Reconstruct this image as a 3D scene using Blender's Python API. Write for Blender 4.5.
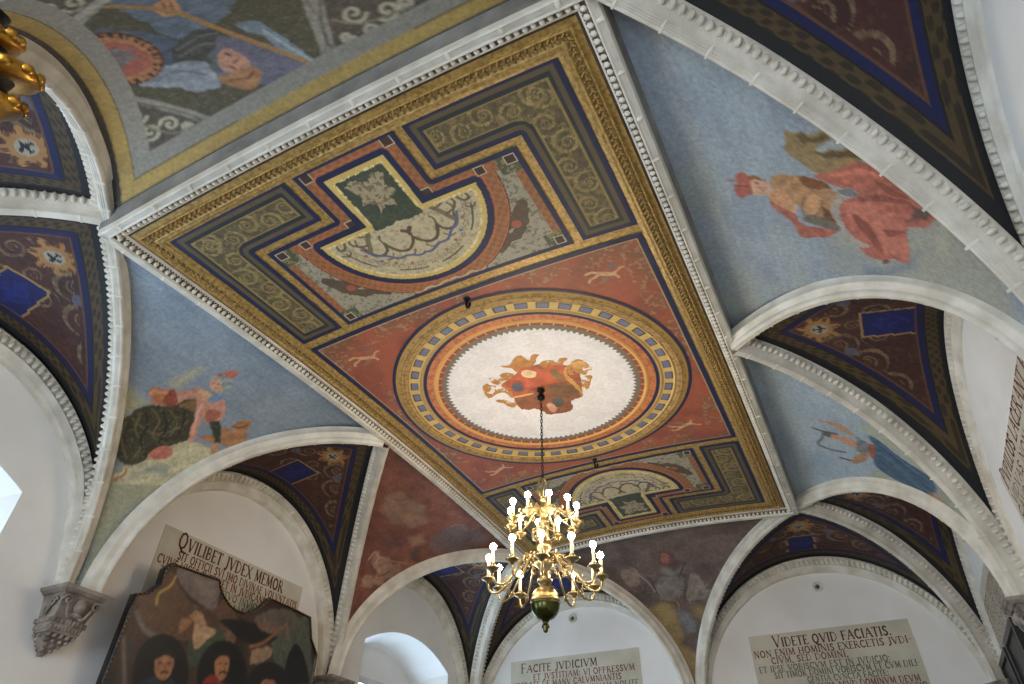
# A painted vault: flat-crowned mirror vault with stucco ribs, frescoes, inscriptions and a brass chandelier.
import bpy, math
import numpy as np
from mathutils import Matrix, Vector

for o in list(bpy.data.objects):
    bpy.data.objects.remove(o, do_unlink=True)
scene = bpy.context.scene
COL = scene.collection

# ------------------------------------------------------------------ scale, camera, world, light, exposure
S = 1.8          # metres per design unit (half the width of the painted ceiling)
H = 5.245        # height of the edge of the painted ceiling above the floor
def V(P):
    P = np.atleast_2d(np.asarray(P, float))
    return np.c_[P[:, 0]*S, P[:, 1]*S, H+P[:, 2]*S]
def W(x, y, z): return Vector((x*S, y*S, H+z*S))

CAM = (1.24525623, -2.747279, -2.02522393)
ROT = (0.86079441, 0.21822662, -0.43491619)
def rodrigues(r):
    r = np.array(r); t = np.linalg.norm(r); k = r/t
    K = np.array([[0, -k[2], k[1]], [k[2], 0, -k[0]], [-k[1], k[0], 0]])
    return np.eye(3)+np.sin(t)*K+(1-np.cos(t))*K@K
Rm = rodrigues(ROT)
cam_data = bpy.data.cameras.new('camera'); cam = bpy.data.objects.new('camera', cam_data); COL.objects.link(cam)
cam_data.sensor_width = 36.0; cam_data.lens = 36*651.875/1024; cam_data.clip_start = .02
M = Matrix(((Rm[0][0], -Rm[1][0], -Rm[2][0]), (Rm[0][1], -Rm[1][1], -Rm[2][1]), (Rm[0][2], -Rm[1][2], -Rm[2][2]))).to_4x4()
M.translation = W(*CAM); cam.matrix_world = M
scene.camera = cam

world = bpy.data.worlds.new('world'); scene.world = world; world.use_nodes = True
bg = world.node_tree.nodes['Background']; bg.inputs[0].default_value = (.55, .75, 1, 1); bg.inputs[1].default_value = WORLD_STRENGTH = 1.6

scene.view_settings.view_transform = 'Standard'; scene.view_settings.look = 'None'
scene.view_settings.gamma = 1; scene.view_settings.use_curve_mapping = False
scene.view_settings.exposure = 0.13

XL, XR, YE = 2.06, 2.00, 2.86      # the walls (left, right, both ends), design units
def daylight(name, x, y, z, w, h, energy, color, direction):
    d = bpy.data.lights.new(name, 'AREA'); d.shape = 'RECTANGLE'; d.size = w; d.size_y = h; d.energy = energy; d.color = color
    o = bpy.data.objects.new(name, d); COL.objects.link(o); o.location = W(x, y, z)
    o.rotation_euler = Vector(direction).to_track_quat('-Z', 'Y').to_euler()
    return o
SKYC = (.52, .75, 1.0)
# daylight standing outside each window opening, the added unseen ones too
for yy in (-1.9, 1.9):
    daylight('window_daylight', -XL-.62, yy, -1.45, 1.9, 2.6, 205, SKYC, (1, 0, .22))
daylight('window_daylight', -.95, -YE-.62, -1.45, 1.9, 2.6, 190, (.78, .89, 1.0), (0, 1, .25))  # this and the next light the room through added, unseen near-wall windows
daylight('window_daylight', .95, -YE-.62, -1.45, 1.9, 2.6, 190, (.78, .89, 1.0), (0, 1, .25))

# ------------------------------------------------------------------ shape of the vault (design units)
BOW_P, BOW_Q, LB = 0.053282695, 0.0771014, 1.8849234
def zdome(x, y): return BOW_P*(1-np.asarray(x)**2)+BOW_Q*(1-(np.asarray(y)/LB)**2)
XK = {-1: 1.96, 1: 1.94}; YK = 2.77; YCS = {(-1, -1): .92, (1, -1): .80, (-1, 1): .92, (1, 1): 1.03}
# plan position of the foot of every rib: s = corner to side corbel, m = middle to side corbel, e = corner to end corbel
FOOT = {('s', -1, -1): (-2.0, -.98), ('m', -1, -1): (-1.93, -.88), ('m', -1, 1): (-1.97, .92), ('s', -1, 1): (-1.95, .91),
        ('s', 1, -1): (1.97, -.88), ('m', 1, -1): (1.96, -.71), ('m', 1, 1): (1.95, 1.0), ('s', 1, 1): (1.93, 1.07),
        ('e', -1, -1): (-.14, -2.79), ('e', 1, -1): (.08, -2.79), ('e', 1, 1): (.03, 2.80), ('e', -1, 1): (-.07, 2.80)}
FOOT = {k: np.array(v) for k, v in FOOT.items()}
RISE = {(-1, -1): .11, (1, -1): .0, (1, 1): .06, (-1, 1): .03}
def rise_of(N): return RISE[int(np.sign(N[0])), int(np.sign(N[1]))] if abs(N[1]) > 1 else .01
SPR = -1.03
XW = {-1: 2.06, 1: 2.00}; YW = 2.86
NX, NY = 1.075, LB+.075
def zedge(x, y):
    x = np.clip(x, -1, 1); y = np.clip(y, -LB, LB); return zdome(x, y)
def node(kind, sx, sy):   # kind: 'corner' / 'mid'
    return np.array([NX*sx, (NY*sy if kind == 'corner' else 0.0)])
def curve_soffit(N, K, th):
    drop = .072-max(rise_of(N), 0)
    t = np.sin(th); zN = float(zedge(N[0], N[1]))-drop
    P = N[None]+(K-N)[None]*(t*.965)[:, None]
    return np.c_[P, zN+(SPR-zN)*(1-np.sqrt(np.clip(1-t*t, 0, 1)))]
def curve_top(N, K, th, delta=.05, rise=None):
    if rise is None: rise = rise_of(N)+.01
    t = np.sin(th); L = np.hypot(*(K-N)); zN = float(zedge(N[0], N[1]))+rise
    P = N[None]+(K-N)[None]*(t*(1+delta/L))[:, None]
    return np.c_[P, zN+(SPR-.03-zN)*(1-np.sqrt(np.clip(1-t*t, 0, 1)))]
HALF = math.pi/2
def pendentive(N1, N2, K1, K2, nt, ns):
    th = np.linspace(0, HALF, nt); A = curve_top(N1, K1, th, .015, rise_of(N1)); B = curve_top(N2, K2, th, .015, rise_of(N2)); s = np.linspace(0, 1, ns)
    P = A[:, None, :]*(1-s)[None, :, None]+B[:, None, :]*s[None, :, None]
    t = np.sin(th)[:, None]
    xy = N1[None]*(1-s)[:, None]+N2[None]*s[:, None]
    lin = A[0, 2]*(1-s)+B[0, 2]*s
    P[:, :, 2] += (zedge(xy[:, 0], xy[:, 1])+.07-lin)[None]*(1-t)**2
    return P                      # (nt, ns, 3)
def web(N, K1, K2, ax, wall, nt, nw, ends, zc=-.02):
    """ax: index of the coordinate running along the wall; wall: signed position of the arch face."""
    ox = 1-ax; th = np.linspace(0, HALF, nt)
    C1 = curve_top(N, K1, th); C2 = curve_top(N, K2, th)
    C = np.concatenate([C1[::-1], C2[1:]], 0)
    a = C[:, ax]; lo, hi = ends; ac, ha = (lo+hi)/2, (hi-lo)/2+.02
    az = (SPR-.03)+(zc-SPR+.03)*np.sqrt(np.clip(1-((a-ac)/ha)**2, 0, 1))
    E = C.copy(); E[:, ox] = wall; E[:, 2] = np.minimum(az, C[:, 2]+.02)
    w = np.linspace(0, 1, nw)
    return C[:, None, :]*(1-w)[None, :, None]+E[:, None, :]*w[None, :, None]
PEND = {   # name: (node 1, node 2, foot 1, foot 2)
 'near_left': (node('corner', -1, -1), node('mid', -1, 0), FOOT['s', -1, -1], FOOT['m', -1, -1]),
 'far_left': (node('mid', -1, 0), node('corner', -1, 1), FOOT['m', -1, 1], FOOT['s', -1, 1]),
 'near_right': (node('corner', 1, -1), node('mid', 1, 0), FOOT['s', 1, -1], FOOT['m', 1, -1]),
 'far_right': (node('mid', 1, 0), node('corner', 1, 1), FOOT['m', 1, 1], FOOT['s', 1, 1]),
 'near_end': (node('corner', -1, -1), node('corner', 1, -1), FOOT['e', -1, -1], FOOT['e', 1, -1]),
 'far_end': (node('corner', -1, 1), node('corner', 1, 1), FOOT['e', -1, 1], FOOT['e', 1, 1]),
}
def rgb(h):
    if isinstance(h, str): h = tuple(int(h[i:i+2], 16) for i in (0, 2, 4))
    c = np.array(h, float)/255
    return np.where(c <= .04045, c/12.92, ((c+.055)/1.055)**2.4)

# ------------------------------------------------------------------ noise
_rng = np.random.RandomState(7); _LAT = _rng.rand(256, 256)
def vnoise(x, y):
    xi = np.floor(x).astype(int); yi = np.floor(y).astype(int); fx = x-xi; fy = y-yi
    fx = fx*fx*(3-2*fx); fy = fy*fy*(3-2*fy)
    a = _LAT[xi & 255, yi & 255]; b = _LAT[(xi+1) & 255, yi & 255]; c = _LAT[xi & 255, (yi+1) & 255]; d = _LAT[(xi+1) & 255, (yi+1) & 255]
    return (a*(1-fx)+b*fx)*(1-fy)+(c*(1-fx)+d*fx)*fy
def fbm(x, y, o=4):
    r = 0; a = .5; t = 0
    for i in range(o):
        r = r+a*vnoise(x+17.3*i, y+5.1*i); t += a; a *= .55; x = x*2.03; y = y*2.03
    return r/t

# ------------------------------------------------------------------ materials
def new_mat(name):
    m = bpy.data.materials.new(name); m.use_nodes = True; nt = m.node_tree; return m, nt, nt.nodes['Principled BSDF']
def noise_bump(nt, bsdf, scale, strength, dist=.01, detail=4):
    n = nt.nodes.new('ShaderNodeTexNoise'); n.inputs['Scale'].default_value = scale; n.inputs['Detail'].default_value = detail
    tc = nt.nodes.new('ShaderNodeTexCoord'); nt.links.new(tc.outputs['Object'], n.inputs['Vector'])
    b = nt.nodes.new('ShaderNodeBump'); b.inputs['Strength'].default_value = strength; b.inputs['Distance'].default_value = dist
    nt.links.new(n.outputs['Fac'], b.inputs['Height']); nt.links.new(b.outputs['Normal'], bsdf.inputs['Normal'])
    return n, tc
def mottled(name, c1, c2, scale=3, rough=.8, metal=0, bump=.3, bscale=60, detail=6, lo=.35, hi=.65):
    m, nt, b = new_mat(name)
    n, tc = noise_bump(nt, b, bscale, bump)
    n2 = nt.nodes.new('ShaderNodeTexNoise'); n2.inputs['Scale'].default_value = scale; n2.inputs['Detail'].default_value = detail
    nt.links.new(tc.outputs['Object'], n2.inputs['Vector'])
    r = nt.nodes.new('ShaderNodeValToRGB'); r.color_ramp.elements[0].position = lo; r.color_ramp.elements[1].position = hi
    r.color_ramp.elements[0].color = (*rgb(c1), 1); r.color_ramp.elements[1].color = (*rgb(c2), 1)
    nt.links.new(n2.outputs['Fac'], r.inputs['Fac']); nt.links.new(r.outputs['Color'], b.inputs['Base Color'])
    b.inputs['Roughness'].default_value = rough; b.inputs['Metallic'].default_value = metal
    return m
def painted(name, rough=.75, grain=.25, bump=.15, metal=0):
    m, nt, b = new_mat(name)
    at = nt.nodes.new('ShaderNodeAttribute'); at.attribute_name = 'Col'
    n, tc = noise_bump(nt, b, 45, bump)
    n2 = nt.nodes.new('ShaderNodeTexNoise'); n2.inputs['Scale'].default_value = 28; n2.inputs['Detail'].default_value = 8
    nt.links.new(tc.outputs['Object'], n2.inputs['Vector'])
    mr = nt.nodes.new('ShaderNodeMapRange'); mr.inputs['From Min'].default_value = .3; mr.inputs['From Max'].default_value = .7
    mr.inputs['To Min'].default_value = 1-grain; mr.inputs['To Max'].default_value = 1+grain
    nt.links.new(n2.outputs['Fac'], mr.inputs['Value'])
    mu = nt.nodes.new('ShaderNodeVectorMath'); mu.operation = 'SCALE'
    nt.links.new(at.outputs['Color'], mu.inputs[0]); nt.links.new(mr.outputs['Result'], mu.inputs['Scale'])
    nt.links.new(mu.outputs['Vector'], b.inputs['Base Color'])
    b.inputs['Roughness'].default_value = rough; b.inputs['Metallic'].default_value = metal
    return m
MAT = dict(
 wall=mottled('white_limewash', (224, 218, 212), (234, 230, 225), 1.2, .9, bump=.15, bscale=25),
 stucco=mottled('stucco', (196, 187, 170), (224, 216, 202), 5, .75, bump=.35, bscale=50),
 stucco_shade=mottled('shade_brown_stucco', (70, 58, 44), (120, 104, 84), 9, .85),  # brown that paints in the shade behind the cornice leaves
 gap_shade=mottled('shadow_gap_brown', (62, 50, 36), (88, 74, 54), 6, .8),
 gilt=mottled('gilding', (138, 106, 52), (184, 150, 86), 34, .45, .25, .4, 70),
 gilt_dark=mottled('worn_gilding', (112, 84, 40), (160, 126, 66), 34, .5, .25, .4, 70),
 fresco=painted('fresco_plaster', .75, .12, .1), panel=painted('panel_painting', .6, .09),
 canvas=painted('oil_painting', .45, .15, .1),
 brass=mottled('brass', (128, 108, 70), (178, 158, 116), 8, .28, .9, .05, 20),
 brass_dark=mottled('tarnished_brass', (58, 62, 28), (92, 88, 40), 8, .25, .85, .05, 20),
 iron=mottled('blackened_iron', (14, 11, 9), (34, 27, 20), 8, .4, .6),
 oldgold=mottled('old_gold_leaf', (120, 78, 20), (205, 150, 56), 10, .3, .85, .3, 30),
 candle=mottled('candle_sleeve', (226, 210, 160), (236, 222, 180), 4, .5),
 corbel=mottled('carved_stone', (104, 92, 82), (160, 146, 134), 7, .8, bump=.6, bscale=40),
 plaque=mottled('inscription_ground', (186, 178, 158), (204, 196, 176), 3, .9, bump=.1),
 red_ink=mottled('red_lettering', (104, 34, 26), (132, 48, 38), 20, .8),
 dark_ink=mottled('dark_red_lettering', (82, 30, 22), (106, 42, 32), 20, .8),
 grey_ink=mottled('grey_lettering', (84, 84, 74), (112, 110, 98), 20, .8),
 black=mottled('black_frame', (10, 10, 10), (22, 21, 20), 5, .35),
 print=mottled('dark_print', (38, 38, 36), (60, 58, 52), 8, .5),
 cove=mottled('grey_cove', (118, 116, 112), (146, 143, 138), 5, .8, bump=.3, bscale=50),
 floor=mottled('stone_floor', (104, 82, 60), (128, 104, 78), 1.5, .5),
 window_frame=mottled('white_window_frame', (180, 180, 176), (200, 200, 196), 3, .5),
)
m, nt, b = new_mat('lit_bulb'); b.inputs['Base Color'].default_value = (1, .9, .7, 1)
b.inputs['Emission Color'].default_value = (1, .84, .60, 1); b.inputs['Emission Strength'].default_value = BULB = 150; MAT['bulb'] = m
m, nt, b = new_mat('window_glass'); nt.nodes.remove(b)
tr = nt.nodes.new('ShaderNodeBsdfTransparent'); gl = nt.nodes.new('ShaderNodeBsdfGlossy'); gl.inputs['Roughness'].default_value = .02
mx = nt.nodes.new('ShaderNodeMixShader'); mx.inputs[0].default_value = .07
nt.links.new(tr.outputs[0], mx.inputs[1]); nt.links.new(gl.outputs[0], mx.inputs[2]); nt.links.new(mx.outputs[0], nt.nodes['Material Output'].inputs[0]); MAT['glass'] = m

# ------------------------------------------------------------------ mesh builders
class MB:
    """collects pieces (design units) and links them as ONE mesh object"""
    def __init__(s): s.v = []; s.q = []; s.t = []; s.n = 0; s.c = []
    def add(s, v, quads=None, tris=None, col=None):
        v = np.asarray(v, float).reshape(-1, 3); s.v.append(v)
        if quads is not None and len(quads): s.q.append(np.asarray(quads, int)+s.n)
        if tris is not None and len(tris): s.t.append(np.asarray(tris, int)+s.n)
        if col is not None: s.c.append(np.asarray(col, float).reshape(-1, 3))
        s.n += len(v); return s
    def box(s, lo, hi):
        lo = np.array(lo, float); hi = np.array(hi, float)
        v = [[(lo, hi)[i][0], (lo, hi)[j][1], (lo, hi)[k][2]] for i in (0, 1) for j in (0, 1) for k in (0, 1)]
        return s.add(v, [[0, 1, 3, 2], [4, 6, 7, 5], [0, 4, 5, 1], [2, 3, 7, 6], [0, 2, 6, 4], [1, 5, 7, 3]])
    def grid(s, P, col=None, mask=None, close=False):
        a, b_ = P.shape[:2]; i = np.arange(a*b_).reshape(a, b_)
        if close: i = np.c_[i, i[:, :1]]
        q = np.stack([i[:-1, :-1], i[1:, :-1], i[1:, 1:], i[:-1, 1:]], -1).reshape(-1, 4)
        if mask is not None:
            mk = mask.reshape(-1); q = q[mk[q].all(1)]
        return s.add(P.reshape(-1, 3), q, col=None if col is None else col.reshape(-1, 3))
    def sweep(s, path, side, up, prof, closed=False):
        """path (n,3); side, up (n,3) or (3,); prof list of (side offset, up offset)"""
        path = np.asarray(path, float); n = len(path); side = np.broadcast_to(side, (n, 3)); up = np.broadcast_to(up, (n, 3)); prof = np.array(prof)
        P = path[:, None]+side[:, None]*prof[None, :, 0, None]+up[:, None]*prof[None, :, 1, None]
        if closed: P = np.concatenate([P, P[:1]], 0)
        return s.grid(P)
    def tube(s, path, r, n=8, caps=True):
        path = np.asarray(path, float); r = np.broadcast_to(r, len(path)).astype(float)
        T = np.gradient(path, axis=0); T /= np.linalg.norm(T, axis=1)[:, None]+1e-12
        ref = np.array([0, 0, 1.]) if abs(T[0] @ [0, 0, 1]) < .9 else np.array([1., 0, 0])
        U = np.zeros_like(T); u = np.cross(T[0], ref); u /= np.linalg.norm(u)
        for i in range(len(T)):
            u = u-T[i]*(u@T[i]); u /= np.linalg.norm(u); U[i] = u
        Wv = np.cross(T, U); a = np.arange(n)*2*math.pi/n
        P = path[:, None]+r[:, None, None]*(U[:, None]*np.cos(a)[None, :, None]+Wv[:, None]*np.sin(a)[None, :, None])
        base = s.n; s.grid(P, close=True)
        if caps:
            for k, e in ((0, path[0]), (len(path)-1, path[-1])):
                s.add([e]); c = s.n-1; i = base+k*n+np.arange(n); s.t.append(np.c_[i, np.roll(i, -1), np.full(n, c)])
        return s
    def lathe(s, rz, c=(0, 0, 0), n=20):
        rz = np.array(rz, float); a = np.arange(n)*2*math.pi/n
        P = np.stack([c[0]+rz[:, 0, None]*np.cos(a), c[1]+rz[:, 0, None]*np.sin(a), c[2]+np.repeat(rz[:, 1, None], n, 1)], -1)
        return s.grid(P, close=True)
    def bumps(s, C, A, B, Nn, la, lb, ln, k=6, rings=2, power=1.0):
        """half ellipsoids: centres C, axes A (along), B (across), Nn (out)"""
        C = np.atleast_2d(C); m_ = len(C)
        A, B, Nn = [np.broadcast_to(x, (m_, 3)) for x in (A, B, Nn)]
        an = np.arange(k)*2*math.pi/k; loc = []
        for j in range(rings):
            ph = j*HALF/rings
            for a_ in an: loc.append((math.cos(a_)*math.cos(ph), math.sin(a_)*math.cos(ph), math.sin(ph)))
        loc.append((0, 0, 1)); loc = np.array(loc)
        P = C[:, None]+A[:, None]*(loc[None, :, 0, None]*la)+B[:, None]*(loc[None, :, 1, None]*lb)+Nn[:, None]*(loc[None, :, 2, None]*ln)
        nv = len(loc); q = []; t = []
        for j in range(rings-1):
            for i in range(k): q.append([j*k+i, j*k+(i+1) % k, (j+1)*k+(i+1) % k, (j+1)*k+i])
        for i in range(k): t.append([(rings-1)*k+i, (rings-1)*k+(i+1) % k, nv-1])
        off = (np.arange(m_)*nv)[:, None, None]
        return s.add(P.reshape(-1, 3), (np.array(q)[None]+off).reshape(-1, 4) if q else None, (np.array(t)[None]+off).reshape(-1, 3))
    def build(s, name, mat, parent=None, smooth=True, loc=None, local=False):
        v = np.concatenate(s.v); v = v*S if local else V(v)
        if loc is not None and not local: v = v-np.array(loc)[None]
        q = np.concatenate(s.q) if s.q else np.zeros((0, 4), int); t = np.concatenate(s.t) if s.t else np.zeros((0, 3), int)
        me = bpy.data.meshes.new(name); me.vertices.add(len(v)); me.vertices.foreach_set('co', v.ravel())
        nl = len(q)*4+len(t)*3; me.loops.add(nl); me.loops.foreach_set('vertex_index', np.concatenate([q.ravel(), t.ravel()]))
        me.polygons.add(len(q)+len(t))
        st = np.concatenate([np.arange(len(q))*4, len(q)*4+np.arange(len(t))*3]); me.polygons.foreach_set('loop_start', st)
        me.update(calc_edges=True)
        if s.c:
            at = me.color_attributes.new('Col', 'FLOAT_COLOR', 'POINT'); c = np.concatenate(s.c)
            at.data.foreach_set('color', np.c_[np.clip(c, 0, 1), np.ones(len(c))].ravel())
        me.polygons.foreach_set('use_smooth', np.full(len(me.polygons), smooth))
        me.materials.append(MAT[mat] if isinstance(mat, str) else mat)
        o = bpy.data.objects.new(name, me); COL.objects.link(o)
        if loc is not None: o.location = loc
        if parent is not None:
            o.parent = parent; 
            if not local: o.matrix_parent_inverse = Matrix.Translation(-Vector(parent.location)) if parent.parent is None else Matrix.Identity(4)
        return o
def tag(o, label=None, cat=None, group=None, kind=None):
    if label: o['label'] = label
    if cat: o['category'] = cat
    if group: o['group'] = group
    if kind: o['kind'] = kind
    return o
def empty(name, p, label, cat, group=None):
    o = bpy.data.objects.new(name, None); COL.objects.link(o); o.location = W(*p); o.empty_display_size = .2
    return tag(o, label, cat, group)
def unit(v): v = np.asarray(v, float); return v/(np.linalg.norm(v, axis=-1, keepdims=True)+1e-12)
def resample(path, pitch):
    path = np.asarray(path); d = np.r_[0, np.cumsum(np.linalg.norm(np.diff(path, axis=0), axis=1))]
    n = max(2, int(round(d[-1]/pitch))); x = (np.arange(n)+.5)*d[-1]/n
    P = np.stack([np.interp(x, d, path[:, i]) for i in range(3)], -1)
    T = np.stack([np.interp(x, d, np.gradient(path[:, i])) for i in range(3)], -1)
    return P, unit(T)
def in_poly(x, y, poly):
    poly = np.asarray(poly, float); r = np.zeros(x.shape, bool); j = len(poly)-1
    for i in range(len(poly)):
        xi, yi = poly[i]; xj, yj = poly[j]
        if yi != yj:
            r ^= ((yi > y) != (yj > y)) & (x < (xj-xi)*(y-yi)/(yj-yi)+xi)
        j = i
    return r
def dist_line(x, y, pts):
    d = np.full(x.shape, 9.)
    for (x0, y0), (x1, y1) in zip(pts[:-1], pts[1:]):
        vx, vy = x1-x0, y1-y0; l = vx*vx+vy*vy+1e-12; t = np.clip(((x-x0)*vx+(y-y0)*vy)/l, 0, 1)
        d = np.minimum(d, np.hypot(x-x0-t*vx, y-y0-t*vy))
    return d
def dist3(P, line):
    d = np.full(P.shape[:2], 9.)
    for a, b_ in zip(line[:-1], line[1:]):
        v = b_-a; l = v@v+1e-12; t = np.clip(((P-a)@v)/l, 0, 1)
        d = np.minimum(d, np.linalg.norm(P-a-t[..., None]*v, axis=-1))
    return d
def sm(pts, k=6):   # smooth curve through the points
    p = np.array([pts[0]]+list(pts)+[pts[-1]], float); out = []
    for i in range(1, len(p)-2):
        for t in np.linspace(0, 1, k, endpoint=False):
            out.append(tuple(.5*(2*p[i]+(p[i+1]-p[i-1])*t+(2*p[i-1]-5*p[i]+4*p[i+1]-p[i+2])*t*t+(3*p[i]-p[i-1]-3*p[i+1]+p[i+2])*t**3)))
    return out+[tuple(p[-2])]
def smc(pts, k=4):  # the same, closed
    n = len(pts); q = sm([pts[-1]]+list(pts)+[pts[0]], k); return q[k:k+n*k]
def mix(c, m_, col, k=1.0):
    m_ = (np.asarray(m_, float)*k)[..., None]; return c*(1-m_)+np.asarray(col)*m_

# ------------------------------------------------------------------ the setting: floor, walls with window niches, unseen light-blocking shell on top
ZF = -H/S       # floor level in design units
WIN = dict(half=.59, spring=-.66, crown=-.50, sill=-1.95, depth=.32, ihalf=.50, itop=-.80)
def niche_top(d): return WIN['spring']+(WIN['crown']-WIN['spring'])*np.clip(1-(d/WIN['half'])**2, 0, 1)
def wall_mesh(name, fn, lo, hi, holes, thick=.5):
    """fn(a, o, z) -> point; wall face at o=0, niches sunk to o=+depth"""
    m_ = MB(); zt = .35
    cuts = [lo]
    for c in holes: cuts += [c-WIN['half'], c+WIN['half']]
    cuts.append(hi)
    def strip(a0, a1, zf0, zf1, n=2, o=0.0):
        aa = np.linspace(a0, a1, n); P = np.array([[fn(a, o, zf0(a)), fn(a, o, zf1(a))] for a in aa]); m_.grid(P)
    for i in range(0, len(cuts)-1):
        a0, a1 = cuts[i], cuts[i+1]
        if i % 2 == 0: strip(a0, a1, lambda a: ZF, lambda a: zt)
        else:
            c = (a0+a1)/2
            strip(a0, a1, lambda a: ZF, lambda a: WIN['sill']); strip(a0, a1, lambda a: float(niche_top(a-c)), lambda a: zt, 25)
            k = WIN['ihalf']/WIN['half']; D = WIN['depth']
            aa = np.linspace(a0, a1, 25)
            m_.grid(np.array([[fn(a, 0, float(niche_top(a-c))), fn(c+(a-c)*k, D, float(niche_top(a-c))-.06)] for a in aa]))      # niche vault
            for sg in (-1, 1):
                e = c+sg*WIN['half']; f = c+sg*WIN['ihalf']
                m_.grid(np.array([[fn(e, 0, WIN['sill']), fn(f, D, WIN['sill'])], [fn(e, 0, WIN['spring']), fn(f, D, WIN['spring']-.06)]]))
            m_.grid(np.array([[fn(a0, 0, WIN['sill']), fn(a1, 0, WIN['sill'])], [fn(c-WIN['ihalf'], D, WIN['sill']), fn(c+WIN['ihalf'], D, WIN['sill'])]]))
            bb = np.linspace(-WIN['ihalf'], WIN['ihalf'], 25)
            m_.grid(np.array([[fn(c+b_, D, WIN['itop']), fn(c+b_, D, float(niche_top(b_/k))-.06)] for b_ in bb]))               # back wall over the window
    o = m_.build(name, 'wall', smooth=False); o['kind'] = 'structure'; return o
wall_mesh('wall_left', lambda a, o, z: (-XW[-1]-o, a, z), -YW, YW, [-1.9, 1.9])
wall_mesh('wall_right', lambda a, o, z: (XW[1]+o, a, z), -YW, YW, [])
wall_mesh('wall_far', lambda a, o, z: (a, YW+o, z), -XW[-1], XW[1], [])
wall_mesh('wall_near', lambda a, o, z: (a, -YW-o, z), -XW[-1], XW[1], [-.95, .95])
f = MB(); f.box((-XW[-1]-.5, -YW-.5, ZF-.05), (XW[1]+.5, YW+.5, ZF)); f.build('floor', 'floor', smooth=False)['kind'] = 'structure'
f = MB(); f.box((-XW[-1]-.5, -YW-.5, .36), (XW[1]+.5, YW+.5, .42)); f.build('unseen_light_shell', 'wall', smooth=False)['kind'] = 'structure'  # unseen flat shell above the vault, added to block light
def window(n, fn, c):
    D = WIN['depth']; h = WIN['ihalf']; z0, z1 = WIN['sill'], WIN['itop']; m_ = MB()
    def bar(a0, a1, b0, b1, o0=D-.01, o1=D+.05):
        p, q = np.array(fn(a0, o0, b0)), np.array(fn(a1, o1, b1)); m_.box(np.minimum(p, q), np.maximum(p, q))
    bar(c-h, c-h+.05, z0, z1); bar(c+h-.05, c+h, z0, z1); bar(c-h+.05, c+h-.05, z0, z0+.05); bar(c-h+.05, c+h-.05, z1-.05, z1)
    bar(c-.02, c+.02, z0+.05, z1-.05)
    for k in range(1, 4): z = z0+(z1-z0)*k/4; bar(c-h+.05, c-.02, z-.01, z+.01, D, D+.03); bar(c+.02, c+h-.05, z-.01, z+.01, D, D+.03)
    w_ = m_.build('window_%d' % n, 'window_frame', smooth=False); w_['kind'] = 'structure'  # window_3 and window_4 are added, unseen windows
    g = MB(); p, q = np.array(fn(c-h+.05, D+.034, z0+.05)), np.array(fn(c+h-.05, D+.038, z1-.05)); g.box(np.minimum(p, q), np.maximum(p, q))
    g.build('pane', 'glass', w_, smooth=False)
window(1, lambda a, o, z: (-XW[-1]-o, a, z), -1.9); window(2, lambda a, o, z: (-XW[-1]-o, a, z), 1.9)
window(3, lambda a, o, z: (a, -YW-o, z), -.95); window(4, lambda a, o, z: (a, -YW-o, z), .95)  # unseen windows behind the camera, added to let daylight in

# wall arches: a stucco band round each lunette (structure)
BAYS = []   # (axis along, wall sign, K lo, K hi, face, wall)
for sx in (-1, 1):
    for lo, hi in ((-YK, -YCS[sx, -1]), (-YCS[sx, -1], YCS[sx, 1]), (YCS[sx, 1], YK)): BAYS.append((1, sx, lo, hi, XK[sx]+.045, XW[sx]))
for sy in (-1, 1):
    for lo, hi in ((-XK[-1], 0), (0, XK[1])): BAYS.append((0, sy, lo, hi, YK+.045, YW))
FACE = {(b_[0], b_[1], b_[2]): b_[4] for b_ in BAYS}
def arch_pt(ax, sg, a, o, z):
    return np.stack([a, np.broadcast_to(sg*o, a.shape), z] if ax == 0 else [np.broadcast_to(sg*o, a.shape), a, z], -1)
def foot_of(ax, sg, lo, hi):
    if ax == 1:
        if abs(lo) < YK-.01 and abs(hi) < YK-.01: return node('mid', sg, 0), FOOT['m', sg, -1], FOOT['m', sg, 1]
        sy = 1 if hi > YK-.01 else -1; K = [FOOT['s', sg, sy], np.array([(XK[sg]-.01)*sg, YK*sy])]; K.sort(key=lambda k_: k_[1]); return node('corner', sg, sy), K[0], K[1]
    sx = 1 if hi > .1 else -1; K = [FOOT['e', sx, sg], np.array([(XK[sx]-.01)*sx, YK*sg])]; K.sort(key=lambda k_: k_[0]); return node('corner', sx, sg), K[0], K[1]
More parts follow.
